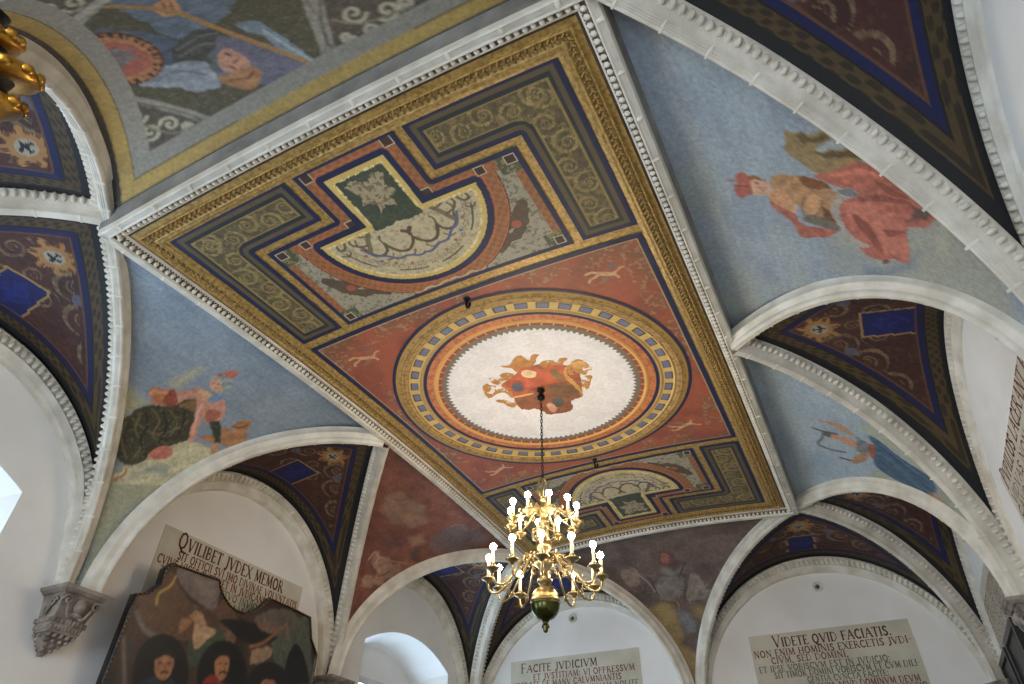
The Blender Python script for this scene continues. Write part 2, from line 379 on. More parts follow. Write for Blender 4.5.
for n, (ax, sg, lo, hi, face, wallo) in enumerate(BAYS, 1):
    Nn, Ka, Kb = foot_of(ax, sg, lo, hi); Eg = web(Nn, Ka, Kb, ax, sg*face, 60, 2, (lo, hi))[:, -1]; Eo = np.argsort(Eg[:, ax]); Ea, Ez = Eg[Eo, ax], Eg[Eo, 2]
    ac, hf = (lo+hi)/2, (hi-lo)/2; ph = np.linspace(0, math.pi, 61); m_ = MB(); rows = []
    def ell(fr, o):
        A = hf+.02-.08*fr; C = -.035-.105*fr
        a_ = ac+A*np.cos(ph); z_ = SPR+(C-SPR)*np.sin(ph); z0 = SPR+(-.035-SPR)*np.sin(ph)
        return arch_pt(ax, sg, a_, o, z_-np.clip(z0-np.interp(ac+(hf+.02)*np.cos(ph), Ea, Ez)+.012, 0, .12))
    prof = [(0, face-.0), (.08, face-.022), (.12, face-.015), (.5, face-.0), (.54, face-.012), (.62, face-.012), (.66, face+.002), (.93, face+.004), (1.0, face+.012), (1.0, wallo+.01)]
    m_.grid(np.stack([ell(fr, o) for fr, o in prof], 0))
    o_ = m_.build('trim_%d' % n, 'stucco'); o_['kind'] = 'structure'
    P, T = resample(ell(.30, face-.006), .036); inn = arch_pt(ax, sg, np.zeros(1), -1.0, np.zeros(1))[0]
    inn = np.zeros(3); inn[1-ax] = -sg; Bx = np.cross(T, inn)
    e = MB(); e.bumps(P, Bx, T, inn, .026, .013, .022, 6, 2); e.build('egg_and_dart', 'stucco', o_)['kind'] = 'stuff'

# ------------------------------------------------------------------ stucco ribs
def rib(label, N, K, sides, pend_sign):
    """sides: +1/-1 tuple of the sides that carry an egg-and-dart band; pend_sign: side of the reeded edge (0 = middle)"""
    th = np.linspace(0.0, HALF, 56); P = curve_soffit(N, K, th); d = unit(K-N); side = np.array([-d[1], d[0], 0.])
    RS = .72; T = unit(np.gradient(P, axis=0)); up = unit(np.cross(np.broadcast_to(side, T.shape), T)); up *= np.sign(-up[:, 2:3]+1e-9-(abs(up[:, 2:3]) < 1e-6)*0)
    up[-1] = up[-2]
    # 'up' points down into the room
    e = empty('vault_rib', (K[0], K[1], SPR), label, 'rib', 'stucco ribs of the vault')
    wt = np.linspace(1, .78, len(P))[:, None]; SD = side[None]*wt
    m_ = MB(); reed = [(-.036, .0), (-.031, .0), (-.028, -.013), (-.025, .0), (-.020, .0), (-.017, -.013), (-.014, .0), (-.009, .0), (-.006, -.013), (-.003, .0)]
    if pend_sign:
        prof = [(-.064, -.16), (-.060, -.085), (-.070, -.078), (-.066, -.066), (-.056, -.062), (-.053, -.040), (-.047, -.036), (-.052, -.032), (-.049, -.012), (-.042, -.002)]+reed+[(.002, -.012), (.016, -.036), (.034, -.05), (.037, -.058), (.058, -.085), (.064, -.085), (.075, -.16)]
        prof = [(p[0]*-pend_sign, p[1]) for p in prof]; 
        prof = [(a*RS, max(b_*.75, -.095)) for a, b_ in prof]; m_.sweep(P, SD, up, prof); rc = -.019*-pend_sign*RS
    else:
        rd = [(-.022, 0), (-.016, 0), (-.012, -.013), (-.008, 0), (-.003, 0), (0, -.013), (.003, 0), (.008, 0), (.012, -.013), (.016, 0), (.022, 0)]
        h1 = [(-.095, -.16), (-.084, -.1), (-.078, -.1), (-.055, -.07), (-.052, -.06), (-.03, -.045), (-.024, -.012)]
        prof = h1+rd+[(-a, b_) for a, b_ in h1[::-1]]; prof = [(a*RS, max(b_*.75, -.095)) for a, b_ in prof]; m_.sweep(P, SD, up, prof); rc = 0
    R_, T_ = resample(P, .032); up_ = np.stack([np.interp(np.linspace(0, 1, len(R_)), np.linspace(0, 1, len(P)), up[:, i]) for i in range(3)], -1)
    # proper frames for the resampled points
    up_ = unit(np.cross(np.broadcast_to(side, T_.shape), T_)); up_ *= np.sign(-up_[:, 2:3])+(up_[:, 2:3] == 0)
    # keep 'up' continuous near the foot
    kk = unit(np.array([-(K-N)[0], -(K-N)[1], 0.])); up_ = np.where(((up_@kk) < -.05)[:, None], -up_, up_)
    for sg in sides:
        s0, u0 = (.048*RS, -.052) if pend_sign else (.066*RS, -.063)
        slope = unit(side*sg*.78-up_*.62); nrm = unit(side*sg*.62+up_*.78)
        b_ = MB(); wr = np.linspace(1, .78, len(R_))[:, None]; b_.bumps(R_+side*wr*(sg*s0)+up_*u0, slope, T_, nrm, .022, .0125, .019, 6, 2); b_.build('egg_and_dart', 'stucco', e)['kind'] = 'stuff'
    if pend_sign:
        R3, T3 = resample(P, .015); u3 = unit(np.cross(np.broadcast_to(side, T3.shape), T3)); u3 *= np.where(((u3@kk) < -.05) | (u3[:, 2] > .02), -1, 1)[:, None]
        w3 = np.linspace(1, .78, len(R3))[:, None]; b_ = MB(); b_.bumps(R3+side*w3*(pend_sign*.058*RS)+u3*-.055, T3, u3, side*pend_sign, .0055, .006, .007, 5, 1); b_.build('rope_bead', 'stucco', e)['kind'] = 'stuff'
    R2, T2 = R_[2::5], T_[2::5]; u2 = up_[2::5]
    m_.bumps(R2+side*rc+u2*-.002, T2, side, u2, .008, .026 if pend_sign else .024, .004, 6, 2); m_.build('moulding', 'stucco', e)
    return e
def nd(k, sx, sy): return node(k, sx, sy)
def kb(sx, sy): return np.array([XK[sx]*sx, YCS[sx, sy]*sy])
def ke(sy): return np.array([0., YK*sy])
def kc(sx, sy): return np.array([(XK[sx]-.01)*sx, YK*sy])
def side_sign(N, K, target):   # which side of the rib (its 'side' vector) the point target lies on
    d = unit(K-N); return 1 if ((target-N)@np.array([-d[1], d[0]])) > 0 else -1
NAMES = {(-1, -1): 'left corner of the ceiling frame', (1, -1): 'topmost corner of the ceiling frame', (1, 1): 'right corner of the ceiling frame', (-1, 1): 'corner of the ceiling frame behind the chandelier'}
RIBLAB = {
 ('s', -1, -1): 'cream stucco rib dropping from the left corner of the ceiling frame to the carved corbel',
 ('s', 1, -1): 'grey stucco rib from the topmost frame corner along the red-robed woman fresco',
 ('s', 1, 1): 'white stucco rib arching over the blue-skirted archer fresco towards the right wall',
 ('s', -1, 1): 'cream stucco rib arching behind the chandelier under the reddish fresco',
 ('e', -1, -1): 'cream stucco rib curving up left beside the yellow-bordered knight fresco',
 ('e', 1, -1): 'grey stucco rib leaving the topmost frame corner beyond the upper edge',
 ('e', 1, 1): 'white stucco rib curving down between the dark brown fresco and the VIDETE wall',
 ('e', -1, 1): 'stucco rib from the chandelier side curving over the FACITE inscription wall',
 ('d', -1, -1): 'grey-blue stucco rib running left between two dark red vault webs',
 ('d', 1, -1): 'stucco rib at the upper right heading out above the frame',
 ('d', 1, 1): 'white stucco rib running down into the right far room corner',
 ('d', -1, 1): 'cream stucco rib running down behind the chandelier into the left far room corner',
 ('m', -1, -1): 'cream stucco rib arching over the white wall with the QVILIBET inscription',
 ('m', -1, 1): 'cream stucco rib beside the reddish fresco dropping steeply to the lower left',
 ('m', 1, -1): 'broad pale stucco rib arching below the red-robed woman fresco',
 ('m', 1, 1): 'pale stucco rib above the blue archer fresco with egg-and-dart edge',
}
for sx in (-1, 1):
    for sy in (-1, 1):
        N = nd('corner', sx, sy); mid = nd('mid', sx, 0)
        K = FOOT['s', sx, sy]; sg = side_sign(N, K, mid); rib(RIBLAB['s', sx, sy], N, K, (-sg,), sg)
        K = FOOT['e', sx, sy]; sg = side_sign(N, K, nd('corner', -sx, sy)); rib(RIBLAB['e', sx, sy], N, K, (-sg,), sg)
        K = kc(sx, sy); rib(RIBLAB['d', sx, sy], N, K, (-1, 1), 0)
        K = FOOT['m', sx, sy]; sg = side_sign(mid, K, N); rib(RIBLAB['m', sx, sy], mid, K, (-sg,), sg)

# ------------------------------------------------------------------ vault webs painted dark red with grotesques
def scroll(x, y, cx, cy, R, hand=1, k=3.2, wd=.5):
    dx, dy = x-cx, y-cy; r = np.hypot(dx, dy)+1e-9; a = np.arctan2(dy, dx)*hand
    return (np.sin(a+k*np.log(r/R)*2) > wd) & (r < R) & (r > R*.08)
def eagle(x, y, cx, cy, s):
    u = np.abs(x-cx)/s; v = (y-cy)/s
    return ((u < .14) & (abs(v) < .5)) | ((abs(v-.25+u*.35) < .16) & (u < .75)) | ((np.hypot(u, v-.6) < .14)) | ((u < .3) & (v < -.4) & (v > -.6))
WEBLAB = {
 (1, -1, 0): 'dark red vault web with eagle cartouche and blue lozenge above the QVILIBET wall',
 (1, 1, 0): 'red-brown vault web with eagle cartouche and bright blue square on the right',
 (1, -1, -1): 'dark red vault web with eagle cartouche at the left edge above the window niche',
 (0, -1, -1): 'dark purple vault web with blue border beside the gilded chandelier',
 (1, 1, -1): 'dark maroon vault web with vivid blue band in the upper right corner',
 (0, -1, 1): 'dark vault web over the near wall, out at the top',
 (1, 1, 1): 'dark brown narrow vault web beside the right far corner rib',
 (0, 1, 1): 'nearly black vault web over the VIDETE inscription wall',
 (1, -1, 1): 'dark vault web left of the chandelier above the arched window',
 (0, 1, -1): 'dark vault web behind the chandelier globe over the FACITE wall',
}
def make_web(key, N, K1, K2, ax, wall, ends):
    n_ = 170 if (key[1] == -1 or key[2] == -1 or key[2] == 0) else 100
    C = web(N, K1, K2, ax, wall, n_, int(n_*1.5), ends); ox = 1-ax
    r1 = C[:n_, 0]; r2 = C[n_-1:, 0]; ar = C[:, -1]
    dr = np.minimum(dist3(C, r1[::8]), dist3(C, r2[::8]))-.06; da = dist3(C, ar[::8])-.012
    d = np.minimum(dr, da); a = C[:, :, ax]; o = C[:, :, ox]; n1 = fbm(a*9, o*9); n2 = fbm(a*60+3, o*60+C[:, :, 2]*40, 3)
    col = np.broadcast_to(rgb((66, 34, 27)), C.shape).copy(); col = mix(col, n1 > .55, rgb((48, 27, 23)), .6); col = mix(col, n2 > .62, rgb((86, 52, 38)), .5)
    # grotesque scrolls between apex and wall
    Na = N[ax]; No = abs(N[ox]); aa = a-Na; oo = np.abs(o)-No; span = abs(wall)-No
    ash = (ends[0]+ends[1])/2-Na; aa = aa-ash*np.clip(oo/span, 0, 1)
    orn = np.zeros(a.shape, bool)
    for cx, cy, R, hd in ((.14, .5, .09, 1), (-.14, .5, .09, -1), (.10, .68, .07, -1), (-.10, .68, .07, 1), (.27, .62, .09, 1), (-.27, .62, .09, -1), (.42, .74, .08, -1), (-.42, .74, .08, 1), (.55, .84, .06, 1), (-.55, .84, .06, -1), (0, .58, .05, 1)):
        orn |= scroll(aa, oo, cx, cy*span, R, hd)
    col = mix(col, orn & (d > .14), rgb((128, 110, 80)), .75*np.clip(n2*1.6-.1, .25, 1))
    for cx in (-.2, .2): col = mix(col, (np.hypot(aa-cx, oo-.55*span) < .03), rgb((92, 98, 116)), .6)
    # eagle cartouche
    cy = .42*span; r = np.hypot(aa/1.15, oo-cy); an = np.arctan2(oo-cy, aa)
    col = mix(col, (r < .080+.016*np.cos(7*an)) & (d > .1), rgb((150, 108, 62))); col = mix(col, (r < .078+.012*np.cos(7*an)) & (r > .06) & (np.sin(12*an) > .2) & (d > .1), rgb((96, 58, 36)))
    col = mix(col, r < .038, rgb((150, 142, 124))); col = mix(col, eagle(aa, oo, 0, cy, .045), rgb((22, 20, 24)))
    # blue panel against the wall arch
    oc = span-.235; sq = (np.abs(aa) < .095) & (np.abs(oo-oc) < .11)
    col = mix(col, (np.abs(aa) < .105) & (np.abs(oo-oc) < .12), rgb((150, 120, 70))); col = mix(col, sq, rgb((15, 22, 80)))
    lz = (np.abs(aa)/.095+np.abs(oo-oc)/.11); col = mix(col, sq & (lz < 1.03) & (lz > .9), rgb((16, 18, 70))); col = mix(col, sq & (lz < .9) & (n2 > .5), rgb((30, 40, 120)), .6)
    # borders
    keep = d > .112
    col = mix(col, (d <= .122), rgb((88, 58, 36)))
    col = mix(col, d <= .113, rgb((16, 20, 66))); col = mix(col, d <= .088, rgb((24, 20, 18)))
    gold = (d <= .08); col = mix(col, gold, rgb((74, 58, 32))); col = mix(col, gold & (np.sin((a+C[:, :, 2]*.9)*170)*np.sin(d*160) > .1), rgb((46, 35, 20)))
    col = mix(col, d <= .032, rgb((26, 25, 27)))
    m_ = MB(); m_.grid(C, col)
    o_ = m_.build('vault_web', 'fresco'); tag(o_, WEBLAB[key], 'vault painting', 'dark red painted webs of the vault')
for sx in (-1, 1):
    face = XK[sx]+.05
    make_web((1, sx, 0), nd('mid', sx, 0), FOOT['m', sx, -1], FOOT['m', sx, 1], 1, sx*face, (-YCS[sx, -1], YCS[sx, 1]))
    for sy in (-1, 1):
        N = nd('corner', sx, sy)
        K = [FOOT['s', sx, sy], kc(sx, sy)]; K.sort(key=lambda k_: k_[1]); make_web((1, sx, sy), N, K[0], K[1], 1, sx*face, tuple(sorted((YCS[sx, sy]*sy, YK*sy))))
        K = [FOOT['e', sx, sy], kc(sx, sy)]; K.sort(key=lambda k_: k_[0]); make_web((0, sy, sx), N, K[0], K[1], 0, sy*(YK+.05), tuple(sorted((0, XK[sx]*sx))))

# ------------------------------------------------------------------ frescoes on the pendentives
FRESCO = {
 'near_right': {'base': '8a959f', 'alt': '99a3aa', 'alt2': '9ba29c', 'sx': 7, 'sy': 130, 'shapes': [
  ('soft','98988a',1,[(-0.6897,2.6684),(-0.9983,2.4296),(-1.1039,2.1836),(-1.2024,1.9931),(-1.2332,1.9386),(-1.2344,1.9051),(-1.1328,1.9341),(-0.7839,1.8271),(-0.7103,1.6266),(-0.485,1.607),(-0.4648,1.8312)]),
  ('soft','8c9494',1,[(-0.6931,1.5985),(-0.5514,1.6209),(-0.4234,1.6348),(-0.5503,1.9977),(-0.6134,1.9283),(-0.6722,1.7602)]),
  ('soft','a8a592',1,[(-0.904,2.1966),(-0.9461,2.2656),(-0.9024,2.2908),(-0.8083,2.2893),(-0.8242,2.2281)]),
  ('soft','6f7c8a',1,[(-0.575,1.8199),(-0.5842,1.9257),(-0.7834,2.1422),(-0.6592,2.0987),(-0.5162,1.9173),(-0.4649,1.7769)]),
  ('soft','8f9c9f',1,[(-1.0673,1.4496),(-1.0656,1.6237),(-1.1198,1.7958),(-1.021,1.7308),(-1.0338,1.5223)]),
  ('poly','8a7650',1,[(-1.2254,1.5348),(-1.2419,1.5783),(-1.2293,1.6653),(-1.2474,1.7358),(-1.2309,1.765),(-1.2039,1.7522),(-1.1711,1.6956),(-1.1485,1.6784),(-1.1735,1.7622),(-1.2033,1.858),(-1.198,1.8887),(-1.1488,1.8968),(-1.1129,1.8183),(-1.0524,1.7259),(-1.048,1.6548),(-1.1065,1.5771),(-1.1656,1.5128),(-1.183,1.5461)]),
  ('poly','5f4c2c',1,[(-1.2281,1.6097),(-1.2176,1.6845),(-1.237,1.7322),(-1.2193,1.7562),(-1.1993,1.7134),(-1.1868,1.6212)]),
  ('poly','5f4c2c',1,[(-1.1365,1.6647),(-1.1799,1.8092),(-1.1873,1.8876),(-1.1528,1.892),(-1.1461,1.824),(-1.1321,1.7303)]),
  ('poly','a35f4e',1,[(-0.9113,1.3681),(-0.8653,1.4146),(-0.8167,1.4878),(-0.7643,1.5133),(-0.7455,1.5972),(-0.7471,1.7036),(-0.7077,1.6511),(-0.6832,1.5564),(-0.6881,1.475),(-0.7609,1.4627),(-0.8386,1.3824)]),
  ('poly','aa6150',1,[(-1.0341,1.6336),(-1.0587,1.7163),(-1.1203,1.8293),(-1.1412,1.9116),(-1.1236,1.9957),(-1.1153,2.06),(-1.0748,2.1311),(-1.0836,2.1867),(-1.0559,2.2223),(-0.9688,2.2171),(-0.9125,2.1643),(-0.8827,2.1046),(-0.8607,2.0791),(-0.7,2.0777),(-0.6717,2.0369),(-0.6761,1.9818),(-0.6215,1.9566),(-0.6385,1.9204),(-0.6424,1.8304),(-0.6868,1.8139),(-0.7226,1.7441),(-0.7952,1.7073),(-0.8553,1.6819),(-0.9231,1.7099),(-0.9835,1.7809),(-1.0119,1.6694)]),
  ('poly','b86f5c',1,[(-0.9059,1.7539),(-0.9405,1.8562),(-0.9362,1.9713),(-0.8986,2.0369),(-0.8621,2.0665),(-0.7106,2.0661),(-0.6989,1.989),(-0.6964,1.9281),(-0.7578,1.8729),(-0.8254,1.7876)]),
  ('poly','884a3c',0.6,[(-0.9624,1.8479),(-1.0078,1.9811),(-1.0091,2.0926),(-0.9941,2.1142),(-0.9783,1.9781),(-0.9467,1.8568)]),
  ('poly','884a3c',0.6,[(-0.8645,1.7934),(-0.8255,1.884),(-0.7008,1.9412),(-0.6918,1.9151),(-0.774,1.8389)]),
  ('poly','884a3c',0.6,[(-1.0718,1.9332),(-1.0435,2.0315),(-1.035,2.1058),(-1.0198,2.0938),(-1.0216,1.9929)]),
  ('poly','c97560',0.6,[(-1.0427,1.7225),(-1.0949,1.8372),(-1.108,1.929),(-1.0865,1.9918),(-1.0812,1.903),(-1.0562,1.8053)]),
  ('poly','8c4a3c',0.6,[(-0.8223,1.9551),(-0.8621,2.0665),(-0.8547,2.0785),(-0.7921,1.9777)]),
  ('poly','a59d93',0.5,[(-0.9796,1.745),(-0.9988,1.818),(-0.9745,1.8516),(-0.9274,1.7709),(-0.8907,1.7375),(-0.8395,1.7358),(-0.7437,1.7733),(-0.7026,1.8656),(-0.6868,1.8139),(-0.7339,1.7325),(-0.8171,1.6865),(-0.8683,1.683),(-0.929,1.7129)]),
  ('poly','6e7173',0.4,[(-0.9774,1.7499),(-0.995,1.8177),(-0.9741,1.849),(-0.9541,1.8114),(-0.9591,1.7635)]),
  ('poly','a9805a',1,[(-1.0212,1.4224),(-1.0279,1.5194),(-1.0196,1.6349),(-0.9741,1.7318),(-0.9396,1.7365),(-0.8553,1.6819),(-0.7952,1.7073),(-0.8079,1.6361),(-0.8284,1.5907),(-0.8094,1.5502),(-0.8602,1.5245),(-0.9088,1.477),(-0.9565,1.4038)]),
  ('poly','7b4f2a',0.8,[(-1.0251,1.556),(-1.0196,1.6349),(-0.9847,1.7226),(-0.9613,1.6453),(-0.9782,1.5795)]),
  ('poly','6d4a2a',0.8,[(-0.8738,1.6385),(-0.8553,1.6819),(-0.7952,1.7073),(-0.7964,1.6451)]),
  ('poly','c29069',0.6,[(-0.9379,1.3815),(-0.9471,1.4508),(-0.9086,1.4891),(-0.8458,1.509),(-0.8311,1.4671),(-0.8649,1.4028),(-0.9042,1.377)]),
  ('poly','c09066',0.5,[(-0.9394,1.6112),(-0.9125,1.649),(-0.846,1.629),(-0.8016,1.5668),(-0.8421,1.5452),(-0.9109,1.577)]),
  ('line','6b4630',0.004,[(-0.915,1.565),(-0.848,1.5334),(-0.807,1.5476),(-0.8318,1.6156),(-0.9073,1.6535)]),
  ('poly','6e6459',0.6,[(-0.8176,1.563),(-0.8109,1.6487),(-0.7764,1.7158),(-0.7459,1.701),(-0.7562,1.6003),(-0.7861,1.5195)]),
  ('poly','cda184',0.4,[(-1.0031,1.3044),(-1.0104,1.3371),(-1.0005,1.3691),(-0.9718,1.4001),(-0.9442,1.3889),(-0.9158,1.3451),(-0.9168,1.3015),(-0.9463,1.2873)]),
  ('poly','8a5f34',0.6,[(-1.0217,1.3078),(-1.014,1.3629),(-0.984,1.4057),(-1.0005,1.3691),(-0.9942,1.3084),(-0.9314,1.3001),(-0.9229,1.2791)]),
  ('line','54342a',0.0035,[(-0.9855,1.3286),(-0.9797,1.3421)]),
  ('line','54342a',0.0035,[(-0.9571,1.3384),(-0.9536,1.3498)]),
  ('line','8f4a3a',0.003,[(-0.9437,1.3538),(-0.9408,1.3629)]),
  ('poly','aa6052',0.6,[(-0.9451,1.2067),(-0.9886,1.2357),(-1.0196,1.2353),(-1.037,1.2565),(-1.0442,1.2886),(-1.0217,1.3078),(-0.9577,1.2971),(-0.9176,1.2698),(-0.9095,1.2269)]),
  ('line','884a3c',0.005,[(-0.9761,1.2195),(-0.9648,1.2929)]),
  ('line','9a5348',0.005,[(-1.0055,1.1947),(-1.0018,1.2298)]),
  ('poly','5f4640',0.8,[(-0.9941,2.1142),(-1.0038,2.1696),(-0.9951,2.2022),(-0.9578,2.1772),(-0.9291,2.1199),(-0.9041,2.0838),(-0.9578,2.1205)]),
  ('poly','5a4a3e',0.6,[(-0.6385,1.9204),(-0.6535,1.9595),(-0.6264,1.9545),(-0.619,1.9287)]),
  ('poly','b08a64',0.5,[(-1.0197,2.2231),(-1.0188,2.2462),(-0.986,2.2448),(-0.9759,2.2205)]),
 ]},
 'near_left': {'base': '7c8894', 'alt': '8c96a0', 'alt2': '72808c', 'sx': 7, 'sy': 120, 'shapes': [
  ('soft','a49c7a',1,[(-0.9104,2.9589),(-0.9329,2.7451),(-1.053,2.3336),(-1.0075,2.057),(-0.7538,1.889),(-0.6345,1.8555),(-0.7655,2.1548),(-0.8269,2.5117),(-0.8793,2.8057),(-0.8904,2.968)]),
  ('soft','98967c',1,[(-0.9449,3.0487),(-0.9592,2.8542),(-1.0221,2.5637),(-1.0701,2.3334),(-0.9118,2.2235),(-0.8173,2.4727),(-0.8744,2.7654),(-0.8906,2.9823)]),
  ('soft','8f9486',1,[(-0.8995,2.6883),(-0.9109,2.4455),(-0.8151,2.4092),(-0.8587,2.6643)]),
  ('soft','7a8590',1,[(-0.8646,2.6991),(-0.8431,2.5275),(-0.8173,2.4727),(-0.8557,2.6479)]),
  ('soft','a9a27e',1,[(-1.3143,1.8304),(-1.2467,1.8082),(-1.2056,1.8418),(-1.1373,1.8323),(-1.1468,1.8768),(-1.1841,2.0269),(-1.2381,1.9621)]),
  ('soft','b3a983',1,[(-1.1492,1.6558),(-1.1356,1.5692),(-1.1063,1.4327),(-1.0673,1.4057),(-1.0741,1.576),(-1.0808,1.6672),(-1.1289,1.6696)]),
  ('poly','b8b08e',1.4,[(-0.8978,2.0301),(-0.8612,1.9408),(-0.7936,1.8988),(-0.7035,1.8888),(-0.6722,1.9095),(-0.7012,2.0552),(-0.7284,2.1805),(-1.047,2.4259),(-1.0361,2.339),(-1.0174,2.2835),(-0.9682,2.1887),(-0.8626,2.091)]),
  ('soft','c2ba9a',1,[(-0.8709,2.0382),(-0.8341,1.9467),(-0.7764,1.9078),(-0.7527,2.0068),(-0.8201,2.0874)]),
  ('soft','7f8a86',1,[(-0.9811,2.2942),(-0.9152,2.1906),(-0.8243,2.1205),(-0.8227,2.2031)]),
  ('poly','a9653f',0.8,[(-1.1863,1.7813),(-1.177,1.7375),(-1.1409,1.7103),(-1.1048,1.6809),(-1.071,1.6991),(-1.0299,1.7624),(-1.0776,1.8082),(-1.1373,1.8323),(-1.1466,1.802),(-1.1762,1.8038)]),
  ('poly','b88470',0.8,[(-1.0777,1.6895),(-1.0541,1.6387),(-1.0121,1.566),(-0.9621,1.5519),(-0.9393,1.6018),(-0.9737,1.6548),(-1.017,1.7466),(-1.0431,1.7404)]),
  ('poly','8a4434',0.8,[(-1.101,1.7891),(-1.1054,1.6635),(-1.0363,1.735),(-1.0447,1.7911)]),
  ('poly','c58a63',0.6,[(-1.1809,1.781),(-1.1569,1.7339),(-1.1072,1.711),(-1.1367,1.7657),(-1.17,1.7983)]),
  ('poly','3d3826',1,[(-1.1843,2.0349),(-1.1684,1.9358),(-1.1275,1.8497),(-1.0468,1.7886),(-1.0124,1.7012),(-0.9625,1.6518),(-0.9002,1.7584),(-0.852,1.8996),(-0.8875,1.991),(-0.9436,2.0827),(-0.9682,2.1887),(-1.0148,2.27),(-1.0902,2.2585),(-1.151,2.1686),(-1.171,2.0845)]),
  ('line','60583a',0.006,[(-1.1623,2.0304),(-1.1303,2.1369),(-1.0437,2.2367)]),
  ('line','5c5436',0.006,[(-1.1333,1.9411),(-1.0993,2.0516),(-1.0259,2.1057),(-1.0161,2.2123)]),
  ('line','60583a',0.006,[(-1.1046,1.8689),(-1.0337,1.9135),(-1.0126,2.0209),(-0.925,2.0219)]),
  ('line','5c5436',0.006,[(-1.0302,1.8132),(-0.956,1.8599),(-0.9406,1.9588)]),
  ('line','6a6040',0.005,[(-1.1543,1.9926),(-1.0185,2.011),(-0.9451,1.9155),(-0.9189,1.8096)]),
  ('line','28261c',0.007,[(-1.1191,1.914),(-1.0636,1.9883),(-1.0498,2.0816),(-0.9774,2.1533)]),
  ('line','28261c',0.007,[(-1.0515,1.8502),(-0.986,1.9207),(-0.9656,2.0276)]),
  ('line','28261c',0.007,[(-0.9948,1.7455),(-0.94,1.8133),(-0.9106,1.9159)]),
  ('poly','7a5a3a',0.8,[(-1.0214,1.7569),(-0.9597,1.6418),(-0.9207,1.7268),(-0.9635,1.7414)]),
  ('poly','c08a76',0.7,[(-0.9711,1.6251),(-0.9005,1.5881),(-0.8579,1.5264),(-0.8028,1.5941),(-0.7762,1.6785),(-0.8221,1.7597),(-0.8671,1.7269),(-0.854,1.8013),(-0.8184,1.8876),(-0.8395,1.9293),(-0.8747,1.8528),(-0.9062,1.7486),(-0.9423,1.6756)]),
  ('poly','a8604c',0.6,[(-0.8808,1.6877),(-0.8664,1.6379),(-0.8145,1.6237),(-0.8065,1.6896),(-0.8373,1.7355)]),
  ('line','e0a890',0.004,[(-0.9314,1.648),(-0.8964,1.7557),(-0.8434,1.8763)]),
  ('poly','c99a78',0.5,[(-1.0042,1.5778),(-0.9517,1.5491),(-0.9111,1.5643),(-0.9337,1.6113),(-0.9764,1.6254)]),
  ('poly','6c86a2',0.5,[(-0.925,1.6012),(-0.9164,1.5309),(-0.8843,1.5059),(-0.8706,1.5388),(-0.8921,1.5999)]),
  ('poly','c99b7c',0.4,[(-0.9911,1.4863),(-1.0003,1.4492),(-0.9636,1.4154),(-0.9232,1.4509),(-0.906,1.4949),(-0.932,1.5172),(-0.9635,1.5161)]),
  ('poly','8b9493',0.8,[(-1.0058,1.4611),(-1.014,1.415),(-0.9853,1.3706),(-0.9327,1.3596),(-0.8905,1.4127),(-0.9007,1.4806),(-0.9349,1.4421),(-0.9673,1.4247),(-0.9953,1.4467)]),
  ('poly','bd6d55',0.6,[(-0.9883,1.3684),(-0.947,1.2914),(-0.9254,1.3082),(-0.9298,1.3708),(-0.9623,1.3765)]),
  ('poly','a4604a',0.5,[(-1.0002,1.4168),(-0.995,1.3755),(-0.9732,1.386),(-0.9786,1.4136)]),
  ('line','5a3a2c',0.003,[(-0.9791,1.4765),(-0.9692,1.4714)]),
  ('line','5a3a2c',0.003,[(-0.9553,1.4638),(-0.9465,1.4565)]),
  ('line','8f4a3a',0.003,[(-0.9518,1.5014),(-0.9408,1.4891)]),
  ('poly','303a2c',0.6,[(-0.8231,1.7398),(-0.7807,1.6812),(-0.7259,1.7555),(-0.6955,1.8187),(-0.7194,1.8397),(-0.7653,1.7895)]),
  ('poly','b98660',0.5,[(-0.7208,1.8448),(-0.7011,1.8289),(-0.666,1.9042),(-0.6785,1.967),(-0.7073,1.8915)]),
  ('poly','a0714a',1,[(-0.747,1.7267),(-0.6922,1.6901),(-0.6766,1.6676),(-0.7114,1.6639),(-0.6988,1.6051),(-0.6561,1.5533),(-0.6202,1.5859),(-0.6107,1.6532),(-0.5884,1.6501),(-0.5907,1.7453),(-0.6422,1.8064),(-0.6856,1.8257)]),
  ('line','6a4028',0.005,[(-0.7033,1.6636),(-0.6633,1.6379),(-0.6439,1.5914)]),
  ('poly','a9714e',0.8,[(-0.8137,1.8671),(-0.7578,1.8017),(-0.7227,1.8374),(-0.769,1.8597)]),
  ('poly','b46a5a',0.8,[(-0.9658,2.1651),(-0.9496,2.0729),(-0.8939,2.0272),(-0.8663,2.0939),(-0.9104,2.1414)]),
  ('poly','a7785a',0.6,[(-1.0413,2.4009),(-1.0177,2.3362),(-1.014,2.2804),(-0.9969,2.3199),(-1.0178,2.3915)]),
 ]},
 'far_right': {'base': '97a5ae', 'alt': 'a5b0b6', 'alt2': '909ea8', 'sx': 7, 'sy': 130, 'shapes': [
  ('soft','a2a58f',1,[(0.8548,1.5724),(0.7604,1.7122),(0.8217,1.9465),(0.9313,2.1201),(1.0364,2.3043),(1.0466,2.4768),(1.1499,2.4235),(1.2288,2.1829),(1.2787,1.9322),(1.3852,1.8234),(1.4915,1.6261),(1.3163,1.668),(1.2498,1.7312),(1.2653,2.0887),(1.065,2.2142),(0.9761,1.9685),(0.9109,1.7)]),
  ('soft','98988a',1,[(0.9634,2.1912),(0.95,2.3877),(1.0657,2.8594),(1.0635,2.8868),(1.1398,2.4597),(1.2448,2.1408)]),
  ('line','4f4a44',0.009,[(0.9844,1.2504),(1.0093,1.3316),(1.0105,1.4217)]),
  ('poly','5c544a',0.8,[(1.0076,1.3249),(1.0031,1.4375),(1.0521,1.4184),(1.0594,1.3378)]),
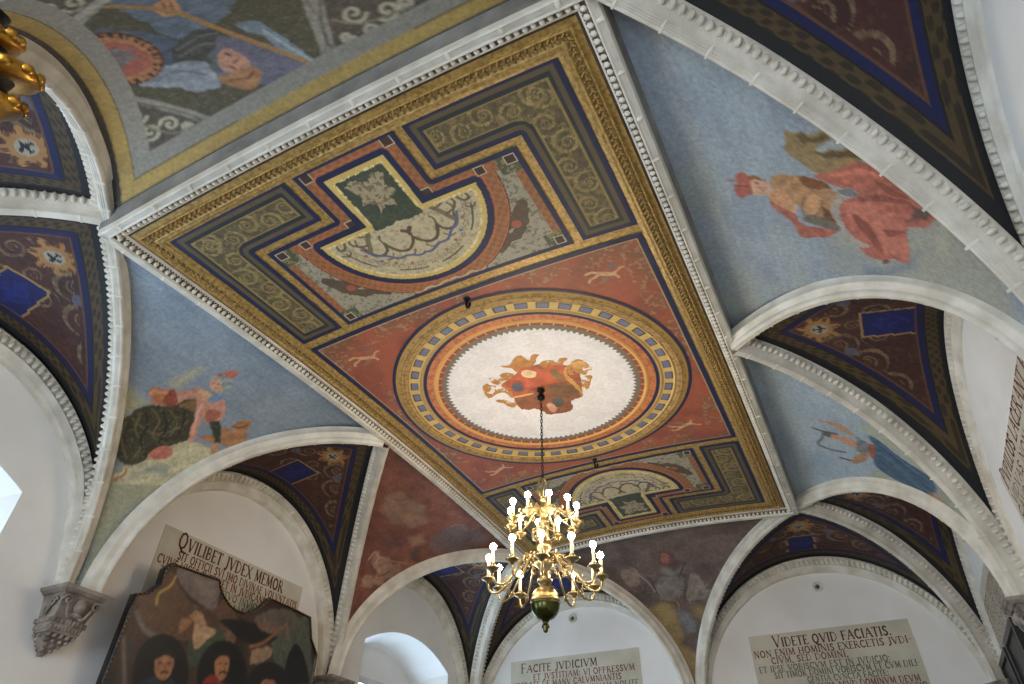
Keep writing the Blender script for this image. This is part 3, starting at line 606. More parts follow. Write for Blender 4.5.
  ('line','525a60',0.009,[(1.0225,1.3232),(1.089,1.3081),(1.1466,1.2715),(1.1874,1.2754),(1.2172,1.3706),(1.2037,1.4744)]),
  ('line','9a9078',0.004,[(0.9843,1.2186),(0.9807,1.2695)]),
  ('poly','b18a68',0.7,[(0.8775,1.3165),(0.8712,1.4016),(0.8822,1.4782),(0.9205,1.5381),(0.9611,1.5749),(0.9759,1.5466),(0.955,1.4824),(0.9154,1.4074),(0.899,1.3105)]),
  ('poly','c08d6e',0.7,[(1.0247,1.3813),(1.0155,1.4609),(1.0259,1.5671),(1.0832,1.5759),(1.1117,1.506),(1.0779,1.4422),(1.0669,1.3782)]),
  ('poly','73787a',0.8,[(0.9687,1.5727),(0.9855,1.6406),(1.0125,1.6802),(1.1094,1.6561),(1.1425,1.5707),(1.0506,1.5773)]),
  ('poly','96583e',0.8,[(1.0111,1.6655),(0.9804,1.7359),(1.1368,1.7105),(1.1447,1.6669)]),
  ('poly','a37a58',0.7,[(1.2855,1.5148),(1.1879,1.5652),(1.1138,1.6417),(1.1743,1.6533),(1.28,1.5852),(1.3248,1.5118)]),
  ('line','4c4038',0.009,[(1.2941,1.4187),(1.2887,1.508)]),
  ('poly','425a70',0.8,[(0.9126,1.6804),(0.9053,1.7542),(0.9569,1.8725),(0.9761,1.9685),(0.971,2.0798),(0.9834,2.1635),(1.0692,2.2142),(1.1527,2.1648),(1.2325,2.173),(1.2653,2.0887),(1.2787,1.9322),(1.2724,1.8155),(1.2498,1.7312),(1.1911,1.6927),(1.0241,1.7246)]),
  ('line','2f4356',0.006,[(0.9663,1.7505),(1.0448,1.9118),(1.1222,2.1645)]),
  ('line','5d7a90',0.004,[(1.0424,1.7571),(1.1165,1.9232),(1.2104,2.123)]),
  ('line','2f4356',0.006,[(1.1389,1.7375),(1.1959,1.9051),(1.2177,2.0782)]),
  ('line','5d7a90',0.004,[(0.9489,1.8048),(1.0173,1.9666),(1.0281,2.1763)]),
  ('line','2f4356',0.005,[(0.9888,1.8305),(1.052,1.9949),(1.0383,2.1487)]),
  ('poly','b08a70',0.6,[(1.1601,2.1674),(1.0886,2.2368),(1.1533,2.2619),(1.2121,2.1854)]),
  ('poly','8a6a50',0.6,[(1.1606,2.1448),(1.1253,2.1795),(1.1925,2.1752),(1.211,2.1505)]),
 ]},
 'near_end': {'base': '64604f', 'alt': '5a5546', 'alt2': '6e6958', 'sx': 30, 'sy': 30, 'shapes': [
  ('poly','938d80',0,[(-1.2,1.7),(1.2,1.7),(1.2,4.2),(-1.2,4.2)]),
  ('poly','57523f',0.3,[(-0.2605,2.7943),(-0.0257,2.8673),(0.3777,2.8306),(0.2882,2.3189),(0.1688,1.9942),(-0.3285,1.9848),(-0.4623,2.3654),(-0.3446,2.5638)]),
  ('poly','67727f',1.4,[(-0.0419,2.8485),(-0.1023,2.5451),(-0.0891,2.426),(0.052,2.4337),(0.1268,2.4647),(0.2761,2.7196),(0.0909,3.0456)]),
  ('poly','556070',1.2,[(-0.2302,2.7868),(-0.1431,2.6263),(-0.1156,2.4294),(-0.2127,2.348),(-0.3311,2.3696),(-0.4429,2.4167),(-0.3446,2.5638)]),
  ('poly','4a4a46',1,[(-0.1455,2.435),(-0.0169,2.4485),(0.0251,2.3878),(-0.0739,2.3034),(-0.1475,2.2853),(-0.1983,2.3643)]),
  ('line','75766e',0.005,[(-0.1492,2.4048),(-0.0492,2.4071),(-0.0028,2.3771)]),
  ('line','75766e',0.005,[(-0.1701,2.363),(-0.0829,2.3641),(-0.0489,2.336)]),
  ('poly','6c6a78',1.3,[(-0.0093,2.3515),(0.0518,2.2484),(0.1212,2.0065),(0.0671,1.9913),(-0.067,2.0106),(-0.1668,2.1138),(-0.1253,2.2397),(-0.0489,2.336)]),
  ('poly','7d8a94',1,[(0.0657,2.3785),(0.1324,2.3225),(0.1267,2.1967),(0.1386,2.013),(0.1212,2.0065),(0.0806,2.1113),(0.0872,2.2389),(0.063,2.3005)]),
  ('line','a3abb0',0.006,[(0.109,2.2713),(0.1132,2.1571),(0.1313,2.0207)]),
  ('poly','8f939a',0.9,[(-0.356,2.3669),(-0.2146,2.3457),(-0.1409,2.2744),(-0.1576,2.1723),(-0.1999,2.1135),(-0.2636,2.1481),(-0.3129,2.2341),(-0.3791,2.3179)]),
  ('line','6c7078',0.005,[(-0.3396,2.325),(-0.2331,2.2896),(-0.1858,2.2037)]),
  ('poly','5f666b',0.8,[(-0.0951,2.3048),(-0.0851,2.2629),(-0.1392,2.1833),(-0.1518,2.2066)]),
  ('poly','bb8c76',0.6,[(-0.0933,2.2582),(-0.0482,2.282),(-0.0294,2.2516),(-0.0343,2.1582),(-0.0694,2.1133),(-0.109,2.125),(-0.1252,2.1666),(-0.1216,2.2073)]),
  ('line','5a3228',0.005,[(-0.0598,2.2572),(-0.0555,2.2353)]),
  ('line','5a3228',0.005,[(-0.0753,2.1913),(-0.0564,2.194)]),
  ('line','7d3e30',0.005,[(-0.0962,2.1843),(-0.0923,2.161)]),
  ('poly','a87a54',1,[(-0.1584,2.166),(-0.1191,2.1352),(-0.0559,2.1408),(-0.0306,2.1017),(-0.1027,2.0239),(-0.1445,2.0633),(-0.1782,2.124)]),
  ('line','6e3f22',0.005,[(-0.1477,2.1202),(-0.0967,2.0881),(-0.0567,2.1011)]),
  ('poly','bd8a66',0.7,[(-0.0077,2.6891),(0.0468,2.7132),(0.0473,2.6421),(0.0081,2.5858),(-0.0273,2.6123),(-0.0265,2.6536)]),
  ('line','7d4c38',0.004,[(0.0221,2.6817),(-0.0164,2.6179)]),
  ('line','7d4c38',0.004,[(0.0349,2.6632),(-0.0006,2.6045)]),
  ('line','a67c48',0.01,[(-0.0602,2.842),(-0.021,2.7077),(0.006,2.5808),(0.0149,2.4198),(0.046,2.2392),(0.1223,1.9986)]),
  ('poly','6a3c26',0.1,[(-0.2335,2.3722),(-0.2527,2.3559),(-0.2748,2.3419),(-0.2986,2.3347),(-0.3213,2.332),(-0.3456,2.3338),(-0.3689,2.3422),(-0.39,2.3552),(-0.4085,2.3727),(-0.4233,2.3969),(-0.4346,2.4236),(-0.4423,2.4528),(-0.4465,2.4844),(-0.4449,2.5187),(-0.439,2.5534),(-0.4282,2.5884),(-0.414,2.6216),(-0.3971,2.6528),(-0.3767,2.6821),(-0.3533,2.7094),(-0.3299,2.7298),(-0.3072,2.7456),(-0.2831,2.7567),(-0.2609,2.763),(-0.24,2.762),(-0.221,2.7561),(-0.205,2.7427),(-0.1921,2.7242),(-0.1799,2.7033),(-0.1706,2.6774),(-0.1654,2.6465),(-0.1617,2.6156),(-0.1611,2.5822),(-0.1641,2.5464),(-0.1678,2.5132),(-0.1753,2.4801),(-0.1853,2.4494),(-0.1998,2.4189),(-0.2154,2.3932)]),
  ('poly','b27c52',0.1,[(-0.2377,2.3788),(-0.2569,2.3625),(-0.2769,2.3508),(-0.299,2.3435),(-0.3194,2.3431),(-0.3434,2.3449),(-0.3635,2.3534),(-0.3829,2.3664),(-0.4013,2.3839),(-0.4164,2.4038),(-0.4263,2.4305),(-0.4351,2.4574),(-0.4369,2.4892),(-0.4355,2.5213),(-0.431,2.5536),(-0.4215,2.5864),(-0.4066,2.6196),(-0.391,2.6484),(-0.3728,2.6752),(-0.3513,2.7),(-0.3297,2.7203),(-0.3068,2.736),(-0.2852,2.7469),(-0.2644,2.7507),(-0.245,2.7496),(-0.2275,2.7435),(-0.2123,2.7301),(-0.1988,2.7141),(-0.1875,2.6932),(-0.1803,2.6672),(-0.1724,2.6412),(-0.17,2.6103),(-0.1697,2.5769),(-0.1711,2.546),(-0.1751,2.5129),(-0.1825,2.4821),(-0.1927,2.4514),(-0.2056,2.4233),(-0.2196,2.3999)]),
  ('poly','a8604e',0.5,[(-0.2545,2.4192),(-0.2681,2.4074),(-0.2822,2.4001),(-0.2971,2.3952),(-0.3116,2.3971),(-0.3274,2.3989),(-0.3408,2.4076),(-0.3553,2.4163),(-0.3656,2.4319),(-0.3766,2.4475),(-0.3841,2.4678),(-0.3897,2.4882),(-0.3925,2.5111),(-0.3925,2.5341),(-0.3898,2.5574),(-0.3835,2.5808),(-0.375,2.6046),(-0.3644,2.6261),(-0.3537,2.6431),(-0.3402,2.6603),(-0.3258,2.6729),(-0.3115,2.6832),(-0.2961,2.6889),(-0.2816,2.6921),(-0.2676,2.6905),(-0.2558,2.6841),(-0.245,2.6728),(-0.2338,2.6615),(-0.2254,2.6452),(-0.2192,2.6265),(-0.2141,2.6054),(-0.2113,2.5818),(-0.2104,2.5582),(-0.2117,2.5346),(-0.2141,2.511),(-0.2183,2.4898),(-0.224,2.4687),(-0.2331,2.4498),(-0.2419,2.4334)]),
  ('poly','7b6f70',0.8,[(-0.3168,2.6379),(-0.2781,2.6328),(-0.2724,2.5928),(-0.2382,2.5993),(-0.2404,2.5567),(-0.2202,2.5388),(-0.2536,2.5116),(-0.2559,2.4513),(-0.2869,2.4824),(-0.3222,2.4765),(-0.3532,2.5077),(-0.3348,2.5432),(-0.3586,2.5655),(-0.3256,2.5833)]),
  ('line','3c2418',0.0032,[(-0.2846,2.7134),(-0.2701,2.7527)]),
  ('line','3c2418',0.0045,[(-0.2701,2.7527),(-0.2706,2.7167)]),
  ('line','3c2418',0.0032,[(-0.2792,2.7281),(-0.2701,2.7311)]),
  ('line','3c2418',0.0045,[(-0.242,2.7474),(-0.2437,2.7545),(-0.2496,2.7493),(-0.2515,2.7419),(-0.2483,2.7301),(-0.2518,2.7203),(-0.2554,2.7177),(-0.2588,2.7222)]),
  ('line','3c2418',0.0045,[(-0.2353,2.7117),(-0.2214,2.7464)]),
  ('line','3c2418',0.0045,[(-0.1959,2.7143),(-0.1964,2.7215),(-0.2007,2.7237),(-0.2079,2.7159),(-0.2129,2.706),(-0.215,2.6962),(-0.2131,2.6915),(-0.2107,2.6893),(-0.2047,2.6993)]),
  ('line','3c2418',0.0032,[(-0.2043,2.6729),(-0.1842,2.7006)]),
  ('line','3c2418',0.0045,[(-0.1842,2.7006),(-0.1986,2.6612)]),
  ('line','3c2418',0.0032,[(-0.1986,2.6612),(-0.1779,2.6866)]),
  ('line','3c2418',0.0032,[(-0.1946,2.6447),(-0.1701,2.6558)]),
  ('line','3c2418',0.0045,[(-0.1701,2.6558),(-0.1909,2.6258)]),
  ('line','3c2418',0.0032,[(-0.1844,2.6501),(-0.1823,2.6382)]),
  ('line','3c2418',0.0045,[(-0.1885,2.6092),(-0.1645,2.625)]),
  ('line','3c2418',0.0032,[(-0.1645,2.625),(-0.1653,2.6129),(-0.1708,2.6055),(-0.1759,2.6075),(-0.1764,2.6171)]),
  ('line','3c2418',0.0045,[(-0.1655,2.5677),(-0.1675,2.5771),(-0.1765,2.5766),(-0.1842,2.5714),(-0.1877,2.5641),(-0.1843,2.5572),(-0.1766,2.5552),(-0.1693,2.558),(-0.1655,2.5677)]),
  ('line','3c2418',0.0045,[(-0.1908,2.5332),(-0.1686,2.532)]),
  ('line','3c2418',0.0032,[(-0.1908,2.5332),(-0.1929,2.5214),(-0.1909,2.5191)]),
  ('line','3c2418',0.0045,[(-0.182,2.4774),(-0.1817,2.4868),(-0.188,2.4935),(-0.1967,2.4931),(-0.2013,2.4882),(-0.2018,2.4789),(-0.1955,2.4722),(-0.187,2.4702),(-0.182,2.4774)]),
  ('line','3c2418',0.0032,[(-0.213,2.4598),(-0.1939,2.4444)]),
  ('line','3c2418',0.0045,[(-0.1939,2.4444),(-0.2197,2.4457)]),
  ('line','3c2418',0.0032,[(-0.2197,2.4457),(-0.2021,2.428)]),
  ('line','3c2418',0.0045,[(-0.2296,2.4292),(-0.2141,2.4069)]),
  ('line','3c2418',0.0045,[(-0.2486,2.374),(-0.2448,2.3718),(-0.2419,2.3787),(-0.2432,2.3855),(-0.2538,2.3874),(-0.2564,2.3941),(-0.2547,2.401),(-0.2479,2.4012)]),
  ('line','3c2418',0.0032,[(-0.2703,2.3711),(-0.28,2.3664)]),
  ('line','3c2418',0.0032,[(-0.277,2.3777),(-0.2737,2.3575)]),
  ('line','3c2418',0.0032,[(-0.3001,2.3748),(-0.3069,2.3412)]),
  ('line','3c2418',0.0045,[(-0.3069,2.3412),(-0.3149,2.3722)]),
  ('line','3c2418',0.0032,[(-0.3026,2.3613),(-0.3126,2.3611)]),
  ('line','3c2418',0.0045,[(-0.3276,2.3719),(-0.3283,2.3697)]),
  ('line','3c2418',0.0045,[(-0.3549,2.3781),(-0.3629,2.3468)]),
  ('line','3c2418',0.0032,[(-0.3629,2.3468),(-0.3715,2.3511),(-0.3697,2.36),(-0.3653,2.3645),(-0.3589,2.3624)]),
  ('line','3c2418',0.0045,[(-0.3624,2.3645),(-0.3637,2.3846)]),
  ('line','3c2418',0.0045,[(-0.3908,2.3641),(-0.3808,2.3977)]),
  ('line','3c2418',0.0032,[(-0.3808,2.3977),(-0.4048,2.3749)]),
  ('line','3c2418',0.0045,[(-0.3969,2.4154),(-0.4165,2.3904)]),
  ('line','3c2418',0.0032,[(-0.4165,2.3904),(-0.4201,2.4015),(-0.418,2.4127),(-0.4112,2.4196),(-0.4022,2.422),(-0.3969,2.4154)]),
  ('poly','5a4f44',0.2,[(-0.4942,2.3258),(-0.3777,1.9821),(-0.7131,2.0104)]),
  ('poly','5a4f44',0.2,[(-0.047,3.2436),(-0.0261,2.9093),(-0.2426,2.861)]),
  ('poly','5a4f44',0.2,[(0.3807,2.3729),(0.2204,1.9881),(0.5939,2.0176),(0.6541,2.1502)]),
  ('poly','5a4f44',0.2,[(-0.047,3.2436),(-0.1232,3.3379),(0.1179,3.4903),(0.0909,3.0456),(-0.0261,2.9093)]),
  ('line','b0a892',0.008,[(-0.5025,2.174),(-0.5196,2.1641),(-0.5357,2.1604),(-0.5487,2.1627),(-0.5584,2.171),(-0.5605,2.1832),(-0.5578,2.1975),(-0.5511,2.2097),(-0.5423,2.2199),(-0.5319,2.2239),(-0.5226,2.2259),(-0.5137,2.2237),(-0.5102,2.2174),(-0.5093,2.2091),(-0.5107,2.2029),(-0.5155,2.1968),(-0.5209,2.1928),(-0.5253,2.1908),(-0.5305,2.1909),(-0.5328,2.193)]),
  ('line','b0a892',0.008,[(-0.6095,2.0779),(-0.5988,2.0661),(-0.5855,2.058),(-0.5669,2.0592),(-0.5512,2.0663),(-0.5386,2.0755),(-0.5289,2.0907),(-0.5259,2.1044),(-0.5292,2.1163),(-0.5372,2.1224),(-0.5461,2.1266),(-0.5563,2.1249),(-0.5657,2.1212),(-0.5737,2.1135),(-0.5761,2.1058),(-0.5767,2.098),(-0.575,2.0941),(-0.5715,2.0901),(-0.5658,2.0899),(-0.5629,2.0917)]),
  ('line','b0a892',0.008,[(-0.5063,2.1019),(-0.4915,2.1134),(-0.4759,2.1191),(-0.4621,2.1168),(-0.4518,2.1106),(-0.4448,2.1006),(-0.444,2.0887),(-0.4469,2.077),(-0.4548,2.0675),(-0.4658,2.06),(-0.4744,2.0583),(-0.4841,2.0585),(-0.4902,2.0625),(-0.4924,2.0703),(-0.4917,2.0761),(-0.489,2.0819),(-0.4845,2.0876),(-0.4798,2.0895),(-0.4761,2.0894),(-0.4732,2.0874)]),
  ('line','b0a892',0.008,[(-0.6539,2.0291),(-0.6616,2.0332),(-0.6689,2.041),(-0.6689,2.0502),(-0.6668,2.0595),(-0.6601,2.0667),(-0.6526,2.0721),(-0.6457,2.0737),(-0.638,2.0733),(-0.6314,2.0712),(-0.629,2.0654),(-0.6285,2.0597),(-0.6299,2.0541),(-0.6342,2.0505),(-0.6404,2.0471),(-0.6444,2.0472),(-0.6464,2.0473),(-0.6492,2.0493),(-0.6488,2.053),(-0.6496,2.055)]),
  ('line','b0a892',0.008,[(-0.4247,2.0132),(-0.4198,2.0206),(-0.4182,2.0301),(-0.4213,2.0378),(-0.4251,2.0436),(-0.4322,2.0457),(-0.4401,2.0459),(-0.4475,2.0422),(-0.4519,2.0366),(-0.4542,2.031),(-0.4546,2.0253),(-0.4521,2.0215),(-0.4496,2.0176),(-0.4456,2.0175),(-0.4415,2.0174),(-0.438,2.0211),(-0.4352,2.0229),(-0.4357,2.0267),(-0.435,2.0286),(-0.4362,2.0305)]),
  ('line','b0a892',0.008,[(-0.1101,2.9678),(-0.1298,2.9537),(-0.1482,2.9471),(-0.159,2.9534),(-0.162,2.9678),(-0.1579,2.9878),(-0.1469,3.0109),(-0.1317,3.0319),(-0.116,3.0482),(-0.1029,3.0569),(-0.093,3.0579),(-0.0879,3.0536),(-0.0874,3.0438),(-0.0916,3.0311),(-0.0985,3.0181),(-0.1066,3.0075),(-0.1137,3.0019),(-0.1193,2.9988),(-0.124,2.9984),(-0.124,3.0033)]),
  ('line','b0a892',0.008,[(-0.1142,2.9429),(-0.1131,2.9258),(-0.106,2.9166),(-0.0933,2.9178),(-0.0787,2.9265),(-0.0649,2.9402),(-0.0521,2.9587),(-0.0433,2.9768),(-0.0397,2.992),(-0.041,3.0018),(-0.0462,3.0062),(-0.055,3.0028),(-0.0638,2.997),(-0.0716,2.9888),(-0.0783,2.9783),(-0.0824,2.968),(-0.0821,2.9631),(-0.081,2.9583),(-0.0775,2.9587),(-0.0738,2.9615)]),
  ('line','b0a892',0.008,[(-0.1295,3.0566),(-0.1341,3.0659),(-0.1311,3.0834),(-0.124,3.1012),(-0.1109,3.1221),(-0.0967,3.1383),(-0.0834,3.1495),(-0.0724,3.1556),(-0.0661,3.1539),(-0.0643,3.1468),(-0.0659,3.1368),(-0.0721,3.1239),(-0.0794,3.1133),(-0.0887,3.1025),(-0.0961,3.0968),(-0.1001,3.0964),(-0.1028,3.0986),(-0.1023,3.1035),(-0.1001,3.1086),(-0.0968,3.1139)]),
  ('line','b0a892',0.008,[(0.4072,2.1046),(0.3921,2.0887),(0.3771,2.0815),(0.3621,2.0848),(0.3495,2.0924),(0.3424,2.1069),(0.3403,2.1238),(0.3442,2.1391),(0.3523,2.1527),(0.3618,2.162),(0.3717,2.1648),(0.3797,2.1632),(0.3867,2.1549),(0.3901,2.1465),(0.3898,2.1378),(0.3876,2.129),(0.3837,2.1244),(0.3779,2.1198),(0.3734,2.1216),(0.3707,2.1236)]),
  ('line','b0a892',0.008,[(0.3716,1.987),(0.3827,1.9916),(0.3922,2.0002),(0.3966,2.0105),(0.398,2.0227),(0.3953,2.0348),(0.3889,2.0406),(0.3826,2.0464),(0.3746,2.0459),(0.3681,2.0414),(0.3623,2.035),(0.3605,2.0287),(0.3593,2.0205),(0.3614,2.0146),(0.3663,2.0128),(0.3691,2.0109),(0.3732,2.0112),(0.3766,2.0134),(0.3771,2.0175),(0.3784,2.0196)]),
  ('line','b0a892',0.008,[(0.4282,2.0451),(0.4403,2.0314),(0.4552,2.0262),(0.4706,2.0293),(0.483,2.0383),(0.4923,2.0535),(0.4953,2.0683),(0.4951,2.0852),(0.489,2.0975),(0.4812,2.1055),(0.4726,2.107),(0.4621,2.1041),(0.4555,2.0972),(0.4515,2.0884),(0.4504,2.0778),(0.4512,2.0716),(0.4559,2.0656),(0.4588,2.0637),(0.4647,2.0641),(0.4677,2.0664)]),
  ('line','b0a892',0.008,[(0.3139,2.0263),(0.3056,2.0198),(0.2966,2.0153),(0.2879,2.0169),(0.2806,2.0206),(0.2763,2.0285),(0.276,2.0366),(0.2777,2.0449),(0.2812,2.0533),(0.2879,2.0577),(0.2932,2.0601),(0.2977,2.0582),(0.3029,2.0544),(0.3042,2.0503),(0.3041,2.0441),(0.3034,2.04),(0.3,2.0378),(0.2966,2.0356),(0.2946,2.0355),(0.294,2.0375)]),
  ('line','b0a892',0.008,[(0.5093,2.0443),(0.5073,2.0566),(0.5091,2.0693),(0.5137,2.0802),(0.5212,2.0893),(0.5298,2.092),(0.5377,2.0884),(0.5438,2.0846),(0.5482,2.0765),(0.5487,2.0681),(0.5471,2.0596),(0.5444,2.0531),(0.5394,2.0507),(0.5344,2.0482),(0.5294,2.0499),(0.5273,2.0539),(0.5252,2.0579),(0.5251,2.0621),(0.5269,2.0664),(0.5289,2.0666)]),
  ('line','857c68',0.006,[(-0.52,2.2595),(-0.5562,2.1388),(-0.6813,2.0379)]),
  ('line','857c68',0.006,[(-0.5477,2.1306),(-0.5053,2.0344),(-0.4058,2.009)]),
  ('line','857c68',0.006,[(-0.0622,3.1812),(-0.1677,2.9477),(-0.0611,2.9257)]),
  ('line','857c68',0.006,[(0.306,2.1476),(0.3729,2.0666),(0.5336,2.0419)]),
  ('line','6d6558',0.003,[(-0.2567,2.8019),(-0.3446,2.5638),(-0.4658,2.3609),(-0.3317,1.9811),(0.1725,1.9963),(0.3085,2.3506)]),
  ('line','4c463c',0.0035,[(-0.4942,2.3258),(-0.3777,1.9821),(-0.7131,2.0104),(-0.4942,2.3258)]),
  ('line','4c463c',0.0035,[(0.3807,2.3729),(0.2204,1.9881),(0.5939,2.0176)]),
  ('poly','a8a296',0.2,[(-0.2417,2.8587),(-0.0257,2.8673),(0.0562,2.8626),(0.0724,2.9115),(-0.0186,2.9174),(-0.2363,2.8785)]),
 ]},
 'far_left': {'base': '7c4a3a', 'alt': '8a5442', 'alt2': '6a4038', 'sx': 12, 'sy': 12, 'shapes': [
  ('soft','6e5d5c',1,[(1.1899,1.5691),(1.1769,1.3585),(1.2544,1.1739),(1.4899,1.1242),(1.6343,1.1403),(1.5982,1.3722),(1.4183,1.5471),(1.2688,1.6275)]),
  ('soft','8a6a55',1,[(0.5332,1.4292),(0.6018,1.3026),(0.8703,1.2697),(1.0242,1.3943),(0.9416,1.5562),(0.7794,1.6246),(0.6093,1.5649)]),
  ('soft','9a7058',1,[(0.734,1.4899),(0.8868,1.388),(1.0103,1.4075),(0.9716,1.531),(0.8234,1.563)]),
  ('soft','5c4038',1,[(0.7859,1.7786),(0.9091,1.6918),(1.0294,1.6879),(0.9575,1.8167),(0.8363,1.8462)]),
  ('soft','a07860',1,[(0.9861,1.6363),(1.0789,1.5364),(1.1735,1.5803),(1.0898,1.6985)]),
  ('poly','96705c',1.5,[(0.8164,1.9795),(0.8409,1.9172),(0.9086,1.9458),(0.9624,1.8876),(1.0271,1.9443),(1.125,1.9092),(1.1602,2.0309),(1.0714,2.0791),(1.0587,2.1723),(0.9697,2.1776),(0.9533,2.0802),(0.8877,2.0515)]),
  ('line','b08c74',0.006,[(0.8224,2.0204),(0.8308,1.9345),(0.8924,1.9551),(0.9043,2.0396),(0.987,2.0591)]),
  ('line','aa8870',0.005,[(0.9086,1.9458),(1.0324,1.9167),(1.1646,1.8584)]),
  ('poly','a07a64',1.4,[(0.8501,2.202),(0.9232,2.1396),(0.9885,2.2115),(0.9035,2.2551)]),
  ('line','4c302a',0.005,[(0.8713,2.0608),(0.9912,2.1026),(1.0561,2.0197)]),
  ('line','5a3a30',0.005,[(0.5159,1.3845),(0.5842,1.2865),(0.7134,1.2905)]),
  ('line','a08470',0.004,[(0.5484,1.4437),(0.6641,1.4168),(0.7127,1.3401)]),
  ('line','a08470',0.004,[(1.2154,1.2885),(1.263,1.204),(1.3651,1.2186)]),
  ('soft','55403c',1,[(1.0881,1.7283),(1.1716,1.6413),(1.2385,1.7872),(1.1692,1.8308)]),
 ]},
 'far_end': {'base': '5c4a40', 'alt': '66544a', 'alt2': '51423a', 'sx': 14, 'sy': 14, 'shapes': [
  ('soft','8f7848',1,[(-0.2615,2.9057),(-0.1313,2.8526),(-0.0617,2.8922),(-0.0307,3.0273),(-0.0255,3.1964),(-0.0653,3.3047),(0.066,3.4098),(-0.0152,3.6447),(-0.0593,3.4764),(-0.1611,3.1978)]),
  ('soft','857048',1,[(0.0587,2.9678),(0.1835,2.9161),(0.205,2.9943),(0.1396,3.1299),(0.0808,3.0459)]),
  ('soft','706e70',1,[(-0.0251,2.9529),(0.0536,2.9926),(0.0852,3.1193),(0.0852,3.214),(-0.0069,3.1981),(-0.04,3.0745)]),
  ('poly','5f4038',1.2,[(-0.0448,2.2886),(0.0346,2.2809),(0.0867,2.3882),(0.0856,2.4797),(-0.0435,2.4459),(-0.0659,2.3785)]),
  ('poly','985c48',0.6,[(-0.0339,2.3089),(0.0181,2.3082),(0.0283,2.3886),(-0.0037,2.4311),(-0.0382,2.3919)]),
  ('soft','7a7068',1,[(-0.0525,2.4438),(0.0371,2.5254),(0.1469,2.4652),(0.1034,2.5727),(-0.0185,2.601),(-0.0808,2.5253)]),
  ('poly','70655c',1.4,[(-0.1119,2.5767),(-0.0008,2.6055),(0.0799,2.5946),(0.0583,2.7853),(-0.014,2.8511),(-0.1263,2.8276),(-0.1553,2.683)]),
  ('poly','807264',1.4,[(0.1287,2.6352),(0.2068,2.6252),(0.2282,2.7931),(0.282,2.8052),(0.2609,2.9056),(0.1288,2.9046),(0.0603,2.8641)]),
  ('line','3c302a',0.006,[(-0.2753,2.5056),(-0.2671,2.7395),(-0.1871,2.5574),(-0.1532,2.7667)]),
  ('line','8a7c6e',0.005,[(-0.2693,2.4766),(-0.1997,2.6137),(-0.1664,2.7351)]),
  ('line','3c302a',0.006,[(0.0555,2.6167),(0.1217,2.4889),(0.1469,2.4652)]),
  ('line','9a6040',0.006,[(-0.1449,2.8233),(-0.0193,2.876),(-0.0157,2.9526)]),
  ('poly','7c6858',1.2,[(-0.3764,2.4177),(-0.2744,2.4153),(-0.2569,2.599),(-0.3455,2.6375),(-0.3969,2.5044)]),
  ('line','8c7c6c',0.005,[(0.1408,2.6667),(0.1972,2.7615),(0.2568,2.7466)]),
  ('line','40342c',0.005,[(0.0555,2.8913),(0.2068,2.8937),(0.2718,2.8541)]),
 ]},
}
